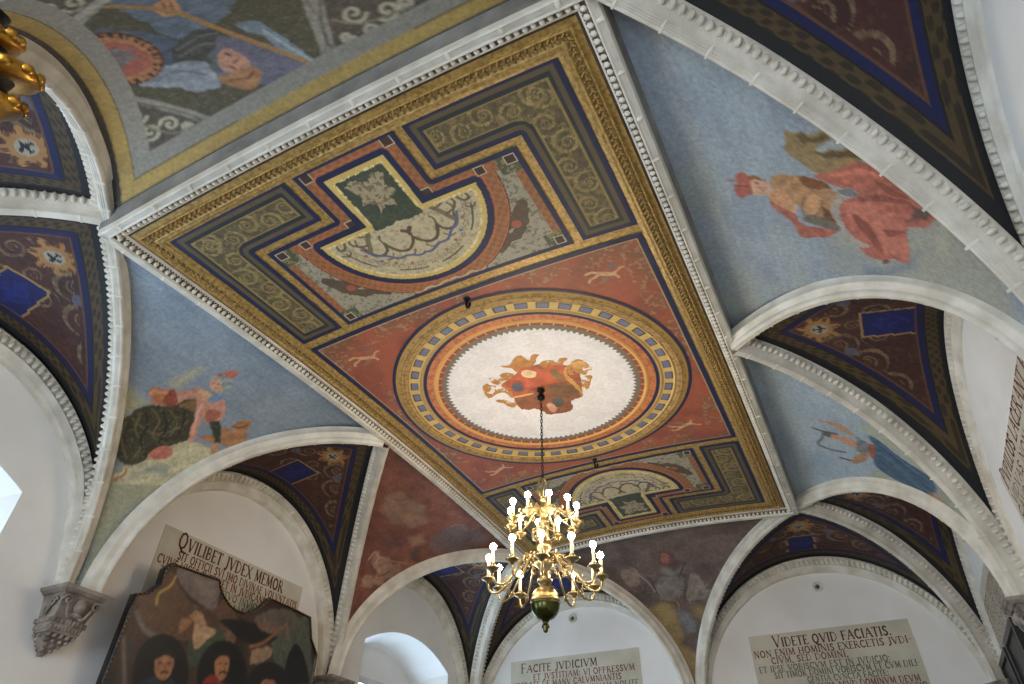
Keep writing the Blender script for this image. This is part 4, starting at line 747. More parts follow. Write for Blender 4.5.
ARMS = [
  ('8a4c30',[(-0.1873,-0.1335),(-0.0615,-0.1861),(0.0342,-0.2197),(0.1453,-0.1974),(0.2257,-0.1324),(0.2575,-0.0527),(0.2019,0.1264),(0.1765,0.1717),(0.1072,0.1853),(0.0957,0.2429),(0.0617,0.2784),(-0.0527,0.2651),(-0.0818,0.2225),(-0.1162,0.1664),(-0.1701,0.1521),(-0.1943,0.0901),(-0.1784,0.0036),(-0.177,-0.0737)]),
  ('ae7b40',[(-0.2836,-0.1748),(-0.2434,-0.1831),(-0.238,-0.1603),(-0.2012,-0.1408),(-0.159,-0.1087),(-0.1514,-0.0544),(-0.1625,-0.0089),(-0.1893,0.0083),(-0.1972,-0.0578),(-0.2389,-0.0695),(-0.2843,-0.0524),(-0.3096,-0.0619),(-0.3049,-0.1255)]),
  ('ae7b40',[(-0.2139,-0.2264),(-0.1775,-0.2072),(-0.1302,-0.2309),(-0.0849,-0.2076),(-0.0653,-0.1785),(-0.09,-0.1523),(-0.1531,-0.1651),(-0.1919,-0.1359),(-0.2255,-0.1835)]),
  ('ae7b40',[(-0.2876,-0.0122),(-0.244,-0.0142),(-0.2215,0.0124),(-0.2008,0.0548),(-0.1986,0.0986),(-0.2319,0.092),(-0.2579,0.0355)]),
  ('ae7b40',[(-0.1765,-0.0977),(-0.1298,-0.0736),(-0.1056,0.0202),(-0.1768,0.0673),(-0.2179,0.0886),(-0.1625,-0.0089)]),
  ('a97438',[(-0.1034,-0.2927),(-0.0549,-0.2772),(-0.011,-0.3194),(0.0308,-0.3256),(0.0413,-0.3024),(0.0572,-0.2673),(0.0917,-0.3047),(0.1284,-0.2905),(0.1034,-0.2721),(0.0653,-0.2267),(0.0029,-0.2014),(-0.0538,-0.2014),(-0.0612,-0.2429),(-0.0978,-0.271)]),
  ('ae7b40',[(0.0878,-0.2158),(0.1273,-0.2298),(0.1659,-0.2187),(0.1814,-0.1805),(0.207,-0.2139),(0.246,-0.2049),(0.2465,-0.1685),(0.224,-0.1789),(0.2018,-0.1526),(0.1553,-0.1465),(0.1008,-0.1724)]),
  ('ae7b40',[(0.2099,-0.1211),(0.2555,-0.1644),(0.2946,-0.1684),(0.3231,-0.134),(0.3347,-0.0833),(0.3348,-0.0426),(0.3099,-0.048),(0.2755,-0.0163),(0.245,-0.0489),(0.2014,-0.0498),(0.2011,-0.0878)]),
  ('ae7b40',[(0.2597,-0.0043),(0.2953,-0.0113),(0.3093,0.0082),(0.2773,0.0613),(0.2446,0.1155),(0.2194,0.0944),(0.2303,0.0403)]),
  ('c59558',[(0.2491,-0.1492),(0.2979,-0.1507),(0.3165,-0.0913),(0.2797,-0.0801),(0.2464,-0.1044)]),
  ('a85438',[(-0.1827,-0.1311),(-0.0744,-0.1831),(-0.0206,-0.2225),(0.041,-0.2107),(0.0741,-0.1628),(0.1259,-0.179),(0.1927,-0.1568),(0.2112,-0.1112),(0.1761,-0.0424),(0.1365,-0.0027),(0.0355,-0.0311),(0.0092,-0.024),(-0.0455,-0.031),(-0.0975,0.0037),(-0.1708,0.0075),(-0.1602,-0.0487),(-0.1729,-0.1159)]),
  ('8c4830',[(-0.1111,-0.1336),(-0.0702,-0.1227),(-0.0736,-0.0451),(-0.1313,-0.0237),(-0.152,-0.0648)]),
  ('4c4f5c',[(-0.1317,-0.1046),(-0.0912,-0.1038),(-0.0837,-0.0602),(-0.1209,-0.0326),(-0.1426,-0.06)]),
  ('cfb48c',[(-0.0228,-0.1953),(0.0195,-0.1894),(0.0419,-0.1539),(0.0188,-0.1173),(-0.0218,-0.1277),(-0.0379,-0.1647)]),
  ('77613c',[(0.1176,-0.1363),(0.1498,-0.1342),(0.1575,-0.051),(0.1403,-0.0243),(0.1112,-0.0728)]),
  ('7e4c2e',[(-0.1708,0.0075),(-0.0366,0.0239),(0.0318,-0.023),(0.14,-0.0108),(0.1928,0.0233),(0.1983,0.1047),(0.1834,0.1687),(0.106,0.1744),(0.0998,0.2027),(0.0957,0.2429),(0.0647,0.2712),(-0.0519,0.2633),(-0.0818,0.2225),(-0.0464,0.133),(-0.1145,0.163),(-0.1701,0.1521),(-0.1937,0.1011)]),
  ('6a4a30',[(0.0468,-0.0058),(0.1635,0.0393),(0.1818,0.1173),(0.117,0.1485),(0.0378,0.0907)]),
  ('4e4c48',[(0.0129,0.12),(0.0687,0.126),(0.0656,0.1868),(0.0111,0.2032),(-0.0104,0.1716)]),
  ('c08a6c',[(-0.0348,0.1597),(-0.0026,0.1543),(0.0033,0.2207),(-0.0323,0.2467),(-0.049,0.2169)]),
  ('c9a060',[(-0.1714,-0.0032),(-0.0675,0.0147),(-0.0675,0.027),(-0.1742,0.0141)]),
  ('b98a48',[(0.1929,-0.1197),(0.2099,-0.1211),(0.1876,-0.0562),(0.1996,0.007),(0.2052,0.0879),(0.1933,0.1528),(0.1786,0.1665),(0.1853,0.1088),(0.1752,0.025),(0.1668,-0.0467)]),
]
CANVAS = [
  ('poly','5a3e2c',1,[(-0.6836,-0.9534),(-0.6061,-0.8977),(-0.5553,-0.7984),(-0.4749,-0.8569),(-0.3362,-0.916),(-0.2254,-0.8958),(-0.1664,-0.8087),(-0.2198,-0.7535),(-0.0757,-0.877),(-0.0059,-0.9746),(-0.2972,-1.0796),(-0.5505,-1.1112)]),
  ('poly','6a5a54',1,[(-0.5271,-0.7833),(-0.4566,-0.7655),(-0.3245,-0.7631),(-0.2198,-0.7535),(-0.2157,-0.8235),(-0.2076,-0.9022),(-0.2969,-0.9048),(-0.4124,-0.8713),(-0.4937,-0.8291)]),
  ('soft','7a6a62',1,[(-0.4163,-0.7928),(-0.2753,-0.7711),(-0.2241,-0.8609),(-0.3176,-0.854)]),
  ('line','a8853c',0.006,[(-0.5123,-0.8181),(-0.5237,-0.872),(-0.5683,-0.9239),(-0.5593,-0.9745)]),
  ('poly','5a5048',1,[(0.0764,-0.883),(0.168,-0.7969),(0.303,-0.7591),(0.4033,-0.77),(0.419,-0.8173),(0.3891,-0.9005),(0.2448,-0.9117)]),
  ('poly','4e5244',1,[(0.2448,-0.9117),(0.3891,-0.9005),(0.4254,-0.777),(0.5104,-0.7607),(0.6014,-0.9504),(0.668,-1.0968),(0.451,-1.1386),(0.3079,-1.04)]),
  ('poly','a07858',0.8,[(-0.3564,-0.9713),(-0.3195,-0.9391),(-0.2825,-0.94),(-0.2241,-0.9743),(-0.2561,-1.0047),(-0.2987,-1.0071),(-0.3102,-0.9862)]),
  ('poly','b08c6a',0.8,[(-0.2987,-1.0071),(-0.2327,-0.9899),(-0.1532,-1.0005),(-0.192,-1.054),(-0.2425,-1.1088),(-0.2779,-1.0749)]),
  ('poly','4a3426',0.8,[(-0.3236,-0.9292),(-0.2485,-0.9137),(-0.1815,-0.9292),(-0.1474,-0.9766),(-0.2192,-0.9864),(-0.2825,-0.94)]),
  ('poly','8a6044',0.8,[(-0.4006,-0.9996),(-0.3375,-0.9826),(-0.3185,-0.9938),(-0.3428,-1.0378),(-0.3724,-1.0665)]),
  ('poly','3c4634',1,[(-0.2972,-1.0796),(-0.2417,-1.1107),(-0.19,-1.0589),(-0.1293,-0.9832),(-0.0564,-1.0099),(-0.0896,-1.0841),(-0.1699,-1.1451),(-0.2499,-1.1935)]),
  ('poly','6a5038',1,[(-0.0828,-0.9826),(-0.0167,-0.9887),(-0.0155,-1.0337),(-0.0851,-1.0169)]),
  ('poly','120e0c',0.8,[(-0.1595,-0.946),(-0.032,-0.9061),(0.1336,-0.8979),(0.2821,-0.9146),(0.2605,-0.9561),(0.1201,-1.0014),(-0.0354,-0.982)]),
  ('poly','6e5444',1,[(0.092,-0.8789),(0.2125,-0.8713),(0.2448,-0.9117),(0.1395,-0.9143)]),
  ('poly','94775c',1,[(0.1318,-1.0332),(0.203,-0.9935),(0.2721,-0.9891),(0.2711,-1.0364),(0.1706,-1.0928),(0.1357,-1.0891)]),
  ('line','805838',0.009,[(0.1085,-1.0157),(0.1952,-0.9718),(0.3174,-0.8564)]),
  ('line','7a5c44',0.007,[(0.1496,-0.8452),(0.1877,-0.902)]),
  ('line','7a5c44',0.007,[(0.2357,-0.8343),(0.2654,-0.9187)]),
  ('line','7a5c44',0.007,[(0.3268,-0.8289),(0.3716,-0.9048)]),
  ('line','6d6058',0.012,[(-0.6467,-1.0355),(-0.5698,-1.096),(-0.4732,-1.1122)]),
  ('soft','3c3430',1,[(-0.6488,-1.165),(-0.6064,-1.1252),(-0.5385,-1.3295),(-0.6134,-1.344)]),
  ('line','6a5a50',0.01,[(-0.6581,-1.1576),(-0.5602,-1.3337)]),
  ('poly','0e0b0a',0.3,[(-0.2344,-1.2207),(-0.2233,-1.2575),(-0.2205,-1.2936),(-0.2259,-1.3273),(-0.2392,-1.3569),(-0.2594,-1.3812),(-0.2854,-1.3991),(-0.3159,-1.4099),(-0.3494,-1.4134),(-0.3843,-1.4096),(-0.4193,-1.3987),(-0.4527,-1.3815),(-0.4832,-1.3585),(-0.5095,-1.3309),(-0.5307,-1.2997),(-0.5457,-1.2663),(-0.554,-1.2319),(-0.5549,-1.1982),(-0.5484,-1.1665),(-0.5345,-1.1382),(-0.5138,-1.1149),(-0.4869,-1.0977),(-0.4551,-1.0875),(-0.4198,-1.0852),(-0.3826,-1.0909),(-0.3455,-1.1046),(-0.3103,-1.1257),(-0.2791,-1.153),(-0.2533,-1.1853)]),
  ('poly','0e0b0a',0.3,[(0.1453,-1.1594),(0.1547,-1.1963),(0.1554,-1.2327),(0.1475,-1.2667),(0.1317,-1.2967),(0.1088,-1.3214),(0.0802,-1.3397),(0.0473,-1.3509),(0.0117,-1.3548),(-0.025,-1.3512),(-0.0613,-1.3406),(-0.0955,-1.3235),(-0.1263,-1.3006),(-0.1524,-1.2729),(-0.1728,-1.2416),(-0.1866,-1.208),(-0.1931,-1.1734),(-0.1919,-1.1393),(-0.183,-1.1073),(-0.1665,-1.0787),(-0.143,-1.0549),(-0.1135,-1.0374),(-0.0792,-1.0269),(-0.0417,-1.0243),(-0.0028,-1.0298),(0.0355,-1.0433),(0.0713,-1.0642),(0.1025,-1.0915),(0.1277,-1.1238)]),
  ('poly','17110e',0.3,[(0.5057,-1.163),(0.5115,-1.1942),(0.5085,-1.2251),(0.4969,-1.2543),(0.4774,-1.2803),(0.4513,-1.3019),(0.4198,-1.3182),(0.3845,-1.3287),(0.3472,-1.3328),(0.3096,-1.3307),(0.2732,-1.3225),(0.2397,-1.3087),(0.2102,-1.2899),(0.1862,-1.267),(0.1685,-1.2408),(0.1579,-1.2125),(0.155,-1.1832),(0.1599,-1.1542),(0.1726,-1.1268),(0.1927,-1.1021),(0.2194,-1.0815),(0.2517,-1.0659),(0.2881,-1.0562),(0.327,-1.0531),(0.3665,-1.0568),(0.4046,-1.0673),(0.4392,-1.0841),(0.4686,-1.1065),(0.4911,-1.1333)]),
  ('poly','120d0c',0.5,[(0.434,-0.9206),(0.5196,-0.944),(0.6086,-1.0356),(0.6305,-1.104),(0.451,-1.1386),(0.4099,-1.0175)]),
  ('poly','a4704e',0.3,[(-0.4493,-1.2114),(-0.4392,-1.1845),(-0.397,-1.167),(-0.3578,-1.1713),(-0.3378,-1.2121),(-0.3369,-1.2516),(-0.3623,-1.2782),(-0.4057,-1.2733),(-0.4337,-1.2471)]),
  ('poly','1d1512',0.5,[(-0.4532,-1.2172),(-0.4552,-1.1832),(-0.4145,-1.1569),(-0.3621,-1.155),(-0.3465,-1.1758),(-0.3939,-1.1743),(-0.436,-1.1917)]),
  ('line','20120e',0.005,[(-0.3926,-1.2531),(-0.377,-1.2441),(-0.353,-1.245)]),
  ('line','2c1a12',0.004,[(-0.4251,-1.2169),(-0.4077,-1.2092)]),
  ('line','2c1a12',0.004,[(-0.3813,-1.2035),(-0.3579,-1.2025)]),
  ('line','8a5438',0.004,[(-0.3902,-1.2134),(-0.3744,-1.2318)]),
  ('poly','1c2836',0.6,[(-0.4831,-1.3188),(-0.4587,-1.2905),(-0.4143,-1.2769),(-0.3573,-1.2898),(-0.3287,-1.2647),(-0.2802,-1.2846)]),
  ('poly','aa7450',0.3,[(-0.094,-1.1497),(-0.0868,-1.1106),(-0.0483,-1.0911),(-0.0137,-1.0998),(0.0037,-1.145),(0.0048,-1.1877),(-0.0231,-1.2144),(-0.0635,-1.1962)]),
  ('poly','1a1210',0.5,[(-0.0989,-1.1561),(-0.1076,-1.1153),(-0.0735,-1.0859),(-0.0124,-1.083),(0.0047,-1.1067),(-0.0456,-1.0981),(-0.084,-1.1176)]),
  ('line','1a0f0c',0.006,[(-0.0428,-1.1836),(-0.0247,-1.1713),(-0.0002,-1.1748)]),
  ('line','2c1a12',0.004,[(-0.0689,-1.1443),(-0.0532,-1.1377)]),
  ('line','2c1a12',0.004,[(-0.0301,-1.1338),(-0.0089,-1.1325)]),
  ('line','8a5438',0.004,[(-0.0371,-1.1396),(-0.0193,-1.1616)]),
  ('poly','8a2a20',0.5,[(-0.1273,-1.2502),(-0.1119,-1.2164),(-0.0685,-1.1951),(-0.0212,-1.2193),(0.0181,-1.2222)]),
  ('poly','8c6048',0.4,[(0.2643,-1.1635),(0.309,-1.1435),(0.3624,-1.1443),(0.3717,-1.171),(0.2736,-1.1895)]),
]
HOOKS = [(0.003, -0.8385), (-0.0148, 0.8626)]
GILD = (0.2851, -2.6847, -1.0783)
GAX = (0.2809, -0.5716, 0.7709)

def blur(c, n):
    for _ in range(n):
        c = np.concatenate([c[:1], c, c[-1:]], 0); c = (c[:-2]+2*c[1:-1]+c[2:])/4
        c = np.concatenate([c[:, :1], c, c[:, -1:]], 1); c = (c[:, :-2]+2*c[:, 1:-1]+c[:, 2:])/4
    return c
def tone(c, f_): return np.clip(np.asarray(c)*f_, 0, 1)
def paint_fresco(P, key):
    ax = 1 if key[-3:] != 'end' else 0; ox = 1-ax
    a = P[:, :, ax]; q = np.abs(P[:, :, ox])-P[:, :, 2]
    spec = FRESCO[key]; base = rgb(spec['base']); n1 = fbm(a*5, q*5); n2 = fbm(a*spec.get('sx', 20), q*spec.get('sy', 60), 4); n3 = fbm(a*90, q*90, 2)
    col = np.broadcast_to(base, P.shape).copy()
    if 'alt' in spec: col = mix(col, np.clip((n1-.35)*4, 0, 1), rgb(spec['alt']), .8)
    if 'alt2' in spec: col = mix(col, np.clip((fbm(a*3+9, q*3+4)-.5)*5, 0, 1), rgb(spec['alt2']), .7)
    col = col*(.82+.36*n2)[..., None]
    wx = (fbm(a*22+40, q*22, 3)-.5)*.03; wy = (fbm(a*22, q*22+70, 3)-.5)*.03
    for kind, c, par, pts in spec['shapes']:
        c = rgb(c)
        if kind == 'line' and len(pts) > 2 and len(pts) < 9: pts = sm(pts, 4)
        if kind == 'poly' and par >= .4: pts = smc(pts, 3)
        if kind == 'poly':
            x, y = a+wx*par, q+wy*par; xs = [p[0] for p in pts]; ys = [p[1] for p in pts]
            bb = (x > min(xs)-.01) & (x < max(xs)+.01) & (y > min(ys)-.01) & (y < max(ys)+.01)
            m_ = np.zeros(a.shape, bool); m_[bb] = in_poly(x[bb], y[bb], pts)
            cc = c[None, None]*(.52+.5*fbm(a*34+3, q*52+8, 3)+.44*fbm(a*110+3, q*60+8, 2))[..., None]
            if par >= .8: cc = cc*(1+.17*np.sin(95*(a*.8+q*.6)+9*fbm(a*9+5, q*9+5, 2))*(fbm(a*6, q*6, 2)*1.6-.2))[..., None]
            col = np.where(m_[..., None], cc, col)
        elif kind == 'soft':
            xs = np.array(pts); cx, cy = xs.mean(0); m_ = in_poly(a+wx*par, q+wy*par, pts)
            dd = dist_line(a, q, list(pts)+[pts[0]]); k = np.where(m_, np.clip(.35+dd/.05, 0, 1), np.clip(.35-dd/.05, 0, 1))
            col = mix(col, k*(.6+.6*n2).clip(0, 1), c)
        elif kind == 'line':
            xs = [p[0] for p in pts]; ys = [p[1] for p in pts]; g_ = par*2
            bb = (a > min(xs)-g_) & (a < max(xs)+g_) & (q > min(ys)-g_) & (q < max(ys)+g_)
            if bb.any():
                dd = np.full(a.shape, 9.); dd[bb] = dist_line(a[bb], q[bb], pts); col = mix(col, np.clip((par-dd)/.003+.5, 0, 1), c)
    return col, a, q, n1, n2, n3
PLAB = {
 'near_left': 'blue sky fresco of a pink-armed figure in dark green drapery on clouds',
 'far_left': 'reddish brown faded fresco with pale figures left of the chandelier',
 'near_right': 'blue sky fresco of a reclining woman in a red robe and red crown',
 'far_right': 'pale blue fresco of an archer in a dark blue skirt',
 'near_end': 'grey and yellow bordered fresco of a knight with a round eagle shield',
 'far_end': 'dark brown faded fresco with a seated figure right of the chandelier',
}
for key, (N1, N2, K1, K2) in PEND.items():
    big = key in ('near_right', 'near_end', 'near_left')
    P = pendentive(N1, N2, K1, K2, 300 if big else 220, 380 if big else 260)
    col, a, q, n1, n2, n3 = paint_fresco(P, key)
    if key == 'near_end':
        d = np.minimum(np.minimum(dist3(P, P[::12, 0]), dist3(P, P[::12, -1]))-.058, dist3(P, P[0, ::40])-.012)
        lat = tone(rgb((148, 141, 128)), 1)
        col = mix(col, d < .130, lat); col = mix(col, d < .064, rgb((60, 50, 38))); col = mix(col, d < .061, rgb((178, 148, 84))); col = mix(col, (d < .061) & (n1 > .6), rgb((160, 130, 72)), .5)
        col = mix(col, d < .010, rgb((74, 68, 60)))
    if key[:3] == 'far' and key != 'far_right': col = col*(.55+.9*fbm(a*13, q*13, 5))[..., None]
    col = blur(col, 1)*(.80+.40*fbm(a*150, q*150, 2))[..., None]; col = mix(col, fbm(a*75+9, q*75, 3) > .70, rgb((150, 146, 134)), .18)
    m_ = MB(); m_.grid(P, col); o_ = m_.build('pendentive_fresco', 'fresco'); tag(o_, PLAB[key], 'fresco', 'large frescoes between the ribs')

# ------------------------------------------------------------------ stucco cornice round the painted ceiling
def loop(d, dz, n=(44, 80)):
    """closed rectangle, inset d from the frame opening (negative = outwards)"""
    x, y = 1-d, LB-d; xs = np.linspace(-x, x, n[0]); ys = np.linspace(-y, y, n[1])
    P = np.concatenate([np.c_[xs, np.full(n[0], -y)][:-1], np.c_[np.full(n[1], x), ys][:-1], np.c_[xs[::-1], np.full(n[0], y)][:-1], np.c_[np.full(n[1], -x), ys[::-1]][:-1]])
    return np.c_[P, zedge(P[:, 0], P[:, 1])+dz]
def sides(d, dz, pitch):
    """ornament stations along the four sides: points, tangents, outward vectors"""
    L_ = loop(d, dz); out = []
    x, y = 1-d, LB-d
    for (p0, p1, o_) in (((-x, -y), (x, -y), (0, -1)), ((x, -y), (x, y), (1, 0)), ((x, y), (-x, y), (0, 1)), ((-x, y), (-x, -y), (-1, 0))):
        t = np.linspace(0, 1, 60); Q = np.array(p0)[None]*(1-t)[:, None]+np.array(p1)[None]*t[:, None]
        Q = np.c_[Q, zedge(Q[:, 0], Q[:, 1])+dz]; P, T = resample(Q, pitch); out.append((P, T, np.broadcast_to(np.array([*o_, 0.]), P.shape)))
    return [np.concatenate([o[i] for o in out]) for i in range(3)]
e = empty('stucco_cornice', (0, 0, .05), 'white stucco cornice with leaf and reed moulding round the painted ceiling', 'cornice')
def ring(profile, name, mat, parent):
    m_ = MB(); L_ = [loop(d, dz) for d, dz in profile]; P = np.stack(L_, 1); P = np.concatenate([P, P[:1]], 0); m_.grid(P); return m_.build(name, mat, parent)
ring([(.0, .03), (-.001, -.006), (-.007, -.006)], 'inner_fillet', 'stucco', e)
ring([(-.007, -.006), (-.012, -.012), (-.030, -.022), (-.033, -.022)], 'leaf_ground', 'stucco_shade', e)  # dark ground colour stands in for shade in the gaps between leaves
ring([(-.033, -.022), (-.035, -.036), (-.042, -.036), (-.045, -.026), (-.048, -.036), (-.052, -.026), (-.056, -.036), (-.060, -.026), (-.064, -.036), (-.068, -.032), (-.070, -.018), (-.0735, -.004)], 'moulding', 'stucco', e)
ring([(-.0735, -.004), (-.076, .02), (-.080, .045), (-.090, .074), (-.096, .080)], 'cove', 'cove', e)
ring([(-.096, .080), (-.103, .076), (-.110, .072), (-.118, .080), (-.120, .092), (-.116, .14)], 'outer_moulding', 'stucco', e)
P, T, O = sides(-.0205, -.018, .029); DN = np.array([0, 0, -1.])
b = MB(); b.bumps(P, unit(O*.9+DN*.4), T, unit(DN-O*.3), .0125, .0105, .012, 6, 2); b.build('leaf', 'stucco', e)['kind'] = 'stuff'
P, T, O = sides(-.009, -.008, .014); b = MB(); b.bumps(P, O, T, DN, .004, .004, .006, 4, 1); b.build('bead', 'stucco', e)['kind'] = 'stuff'
P, T, O = sides(-.053, -.031, .19); b = MB(); b.bumps(P, O, T, DN, .019, .010, .008, 6, 2); b.build('ribbon_tie', 'stucco', e)['kind'] = 'stuff'
P, T, O = sides(-.108, .074, .016); b = MB(); b.bumps(P, O, T, DN, .006, .006, .008, 4, 1); b.build('outer_bead', 'stucco', e)['kind'] = 'stuff'

# ------------------------------------------------------------------ the painted ceiling inside the cornice
pc = empty('ceiling_painting', (0, 0, .1), 'large rectangular painted and gilded ceiling with a white round medallion', 'ceiling painting')
def flat(x0, x1, y0, y1, res, lift=0.0):
    nx = max(2, int(round((x1-x0)/res))+1); ny = max(2, int(round((y1-y0)/res))+1)
    X, Y = np.meshgrid(np.linspace(x0, x1, nx), np.linspace(y0, y1, ny), indexing='ij'); return np.stack([X, Y, zdome(X, Y)-lift], -1)
m_ = MB(); m_.grid(flat(-.99, .99, -LB+.01, LB-.01, .06, .0)); m_.build('gilt_ground', 'gilt', pc)
ring([(.0, .028), (.001, .004), (.034, .002), (.036, .014)], 'shadow_gap', 'gap_shade', pc)  # dark brown strip, colours in the shadow gap beside the gilt frame
def ringd(profile, name, mat, parent):   # follows the cambered ceiling
    m_ = MB(); L_ = []
    for d, dz in profile:
        Q = loop(d, 0); Q[:, 2] = zdome(Q[:, 0], Q[:, 1])+dz; L_.append(Q)
    P = np.stack(L_, 1); P = np.concatenate([P, P[:1]], 0); m_.grid(P); return m_.build(name, mat, parent)
fr = ringd([(.032, .012), (.033, -.014), (.036, -.018), (.040, -.014), (.042, -.006), (.072, -.004), (.075, -.012), (.081, -.012), (.086, -.006), (.092, -.012), (.098, -.006), (.112, -.004)], 'gilt_frame', 'gilt', pc)
P, T, O = sides(.057, 0, .026); P[:, 2] = zdome(P[:, 0], P[:, 1])-.006
b = MB(); b.bumps(P+O*.006, unit(O+T*.75), unit(T-O*.75), DN, .0155, .0065, .011, 6, 2); b.bumps(P-O*.008+T*.004, unit(O-T*.75), unit(T+O*.75), DN, .012, .0055, .009, 6, 2); b.build('leaf_relief', 'gilt_dark', fr)['kind'] = 'stuff'
P, T, O = sides(.057, 0, .026); P = P+T*.013+O*.002; P[:, 2] = zdome(P[:, 0], P[:, 1])-.006
b = MB(); b.bumps(P, O, T, DN, .005, .004, .010, 5, 1); b.build('bead_relief', 'gilt', fr)['kind'] = 'stuff'
P, T, O = sides(.0935, 0, .012); P[:, 2] = zdome(P[:, 0], P[:, 1])-.010
b = MB(); b.bumps(P, O, T, DN, .003, .0045, .004, 5, 1); b.build('bead_line', 'gilt', fr)['kind'] = 'stuff'

BLUE = rgb((22, 27, 60)); GOLD = rgb((168, 134, 76))
def polyd(x, y, poly): return dist_line(x, y, list(poly)+[poly[0]])
LP = [(.885, 1.783), (.885, .955), (.645, .955), (.645, 1.55), (.275, 1.55), (.275, 1.783)]
def ell_panel(sx, sy):
    m_ = MB()
    for (x0, x1, y0, y1) in ((.645, .885, .955, 1.783), (.275, .645, 1.55, 1.783)):
        G = flat(x0, x1, y0, y1, .005, .004); X, Y = G[..., 0], G[..., 1]; d = polyd(X, Y, LP)
        n1 = fbm(X*14+sx*3, Y*14+sy*5); n2 = fbm(X*70, Y*70+sx*9, 3)
        col = np.broadcast_to(rgb((92, 80, 52)), G.shape).copy(); orn = np.zeros(X.shape, bool)
        for k in range(7): orn |= scroll(X, Y, .765+.02*(-1)**k, 1.03+.105*k, .062, (-1)**k)
        for k in range(5): orn |= scroll(X, Y, .36+.10*k, 1.665+.015*(-1)**k, .058, (-1)**k)
        col = mix(col, orn, rgb((168, 142, 86)), np.clip(n2*2-.35, .15, .9)); col = mix(col, n2 > .6, rgb((60, 54, 38)), .6); col = mix(col, n2 < .36, rgb((136, 116, 70)), .5)
        col = mix(col, d < .066, rgb((140, 116, 62))); col = mix(col, d < .060, rgb((34, 38, 44))); col = mix(col, d < .042, rgb((88, 74, 48))); col = mix(col, d < .021, BLUE)
        col = col*(.85+.3*n1)[..., None]; G = G*np.array([sx, sy, 1]); m_.grid(G, col)
    m_.build('ornament_panel', 'panel', pc)
for sx in (-1, 1):
    for sy in (-1, 1): ell_panel(sx, sy)
TP = [(-.235, 1.783), (.235, 1.783), (.235, 1.515), (.605, 1.515), (.605, .955), (-.605, .955), (-.605, 1.515), (-.235, 1.515)]
aa_ = np.linspace(0, math.pi, 40)
NP = [(-.14, 1.43), (-.14, 1.70), (.14, 1.70), (.14, 1.43), (.385, 1.43)]+[(.385*math.cos(t), 1.43-.385*math.sin(t)) for t in aa_[1:-1]]+[(-.385, 1.43)]
def key_pattern(u, v): return ((np.sin(u*150) > 0) ^ (np.sin(v*150) > .2))
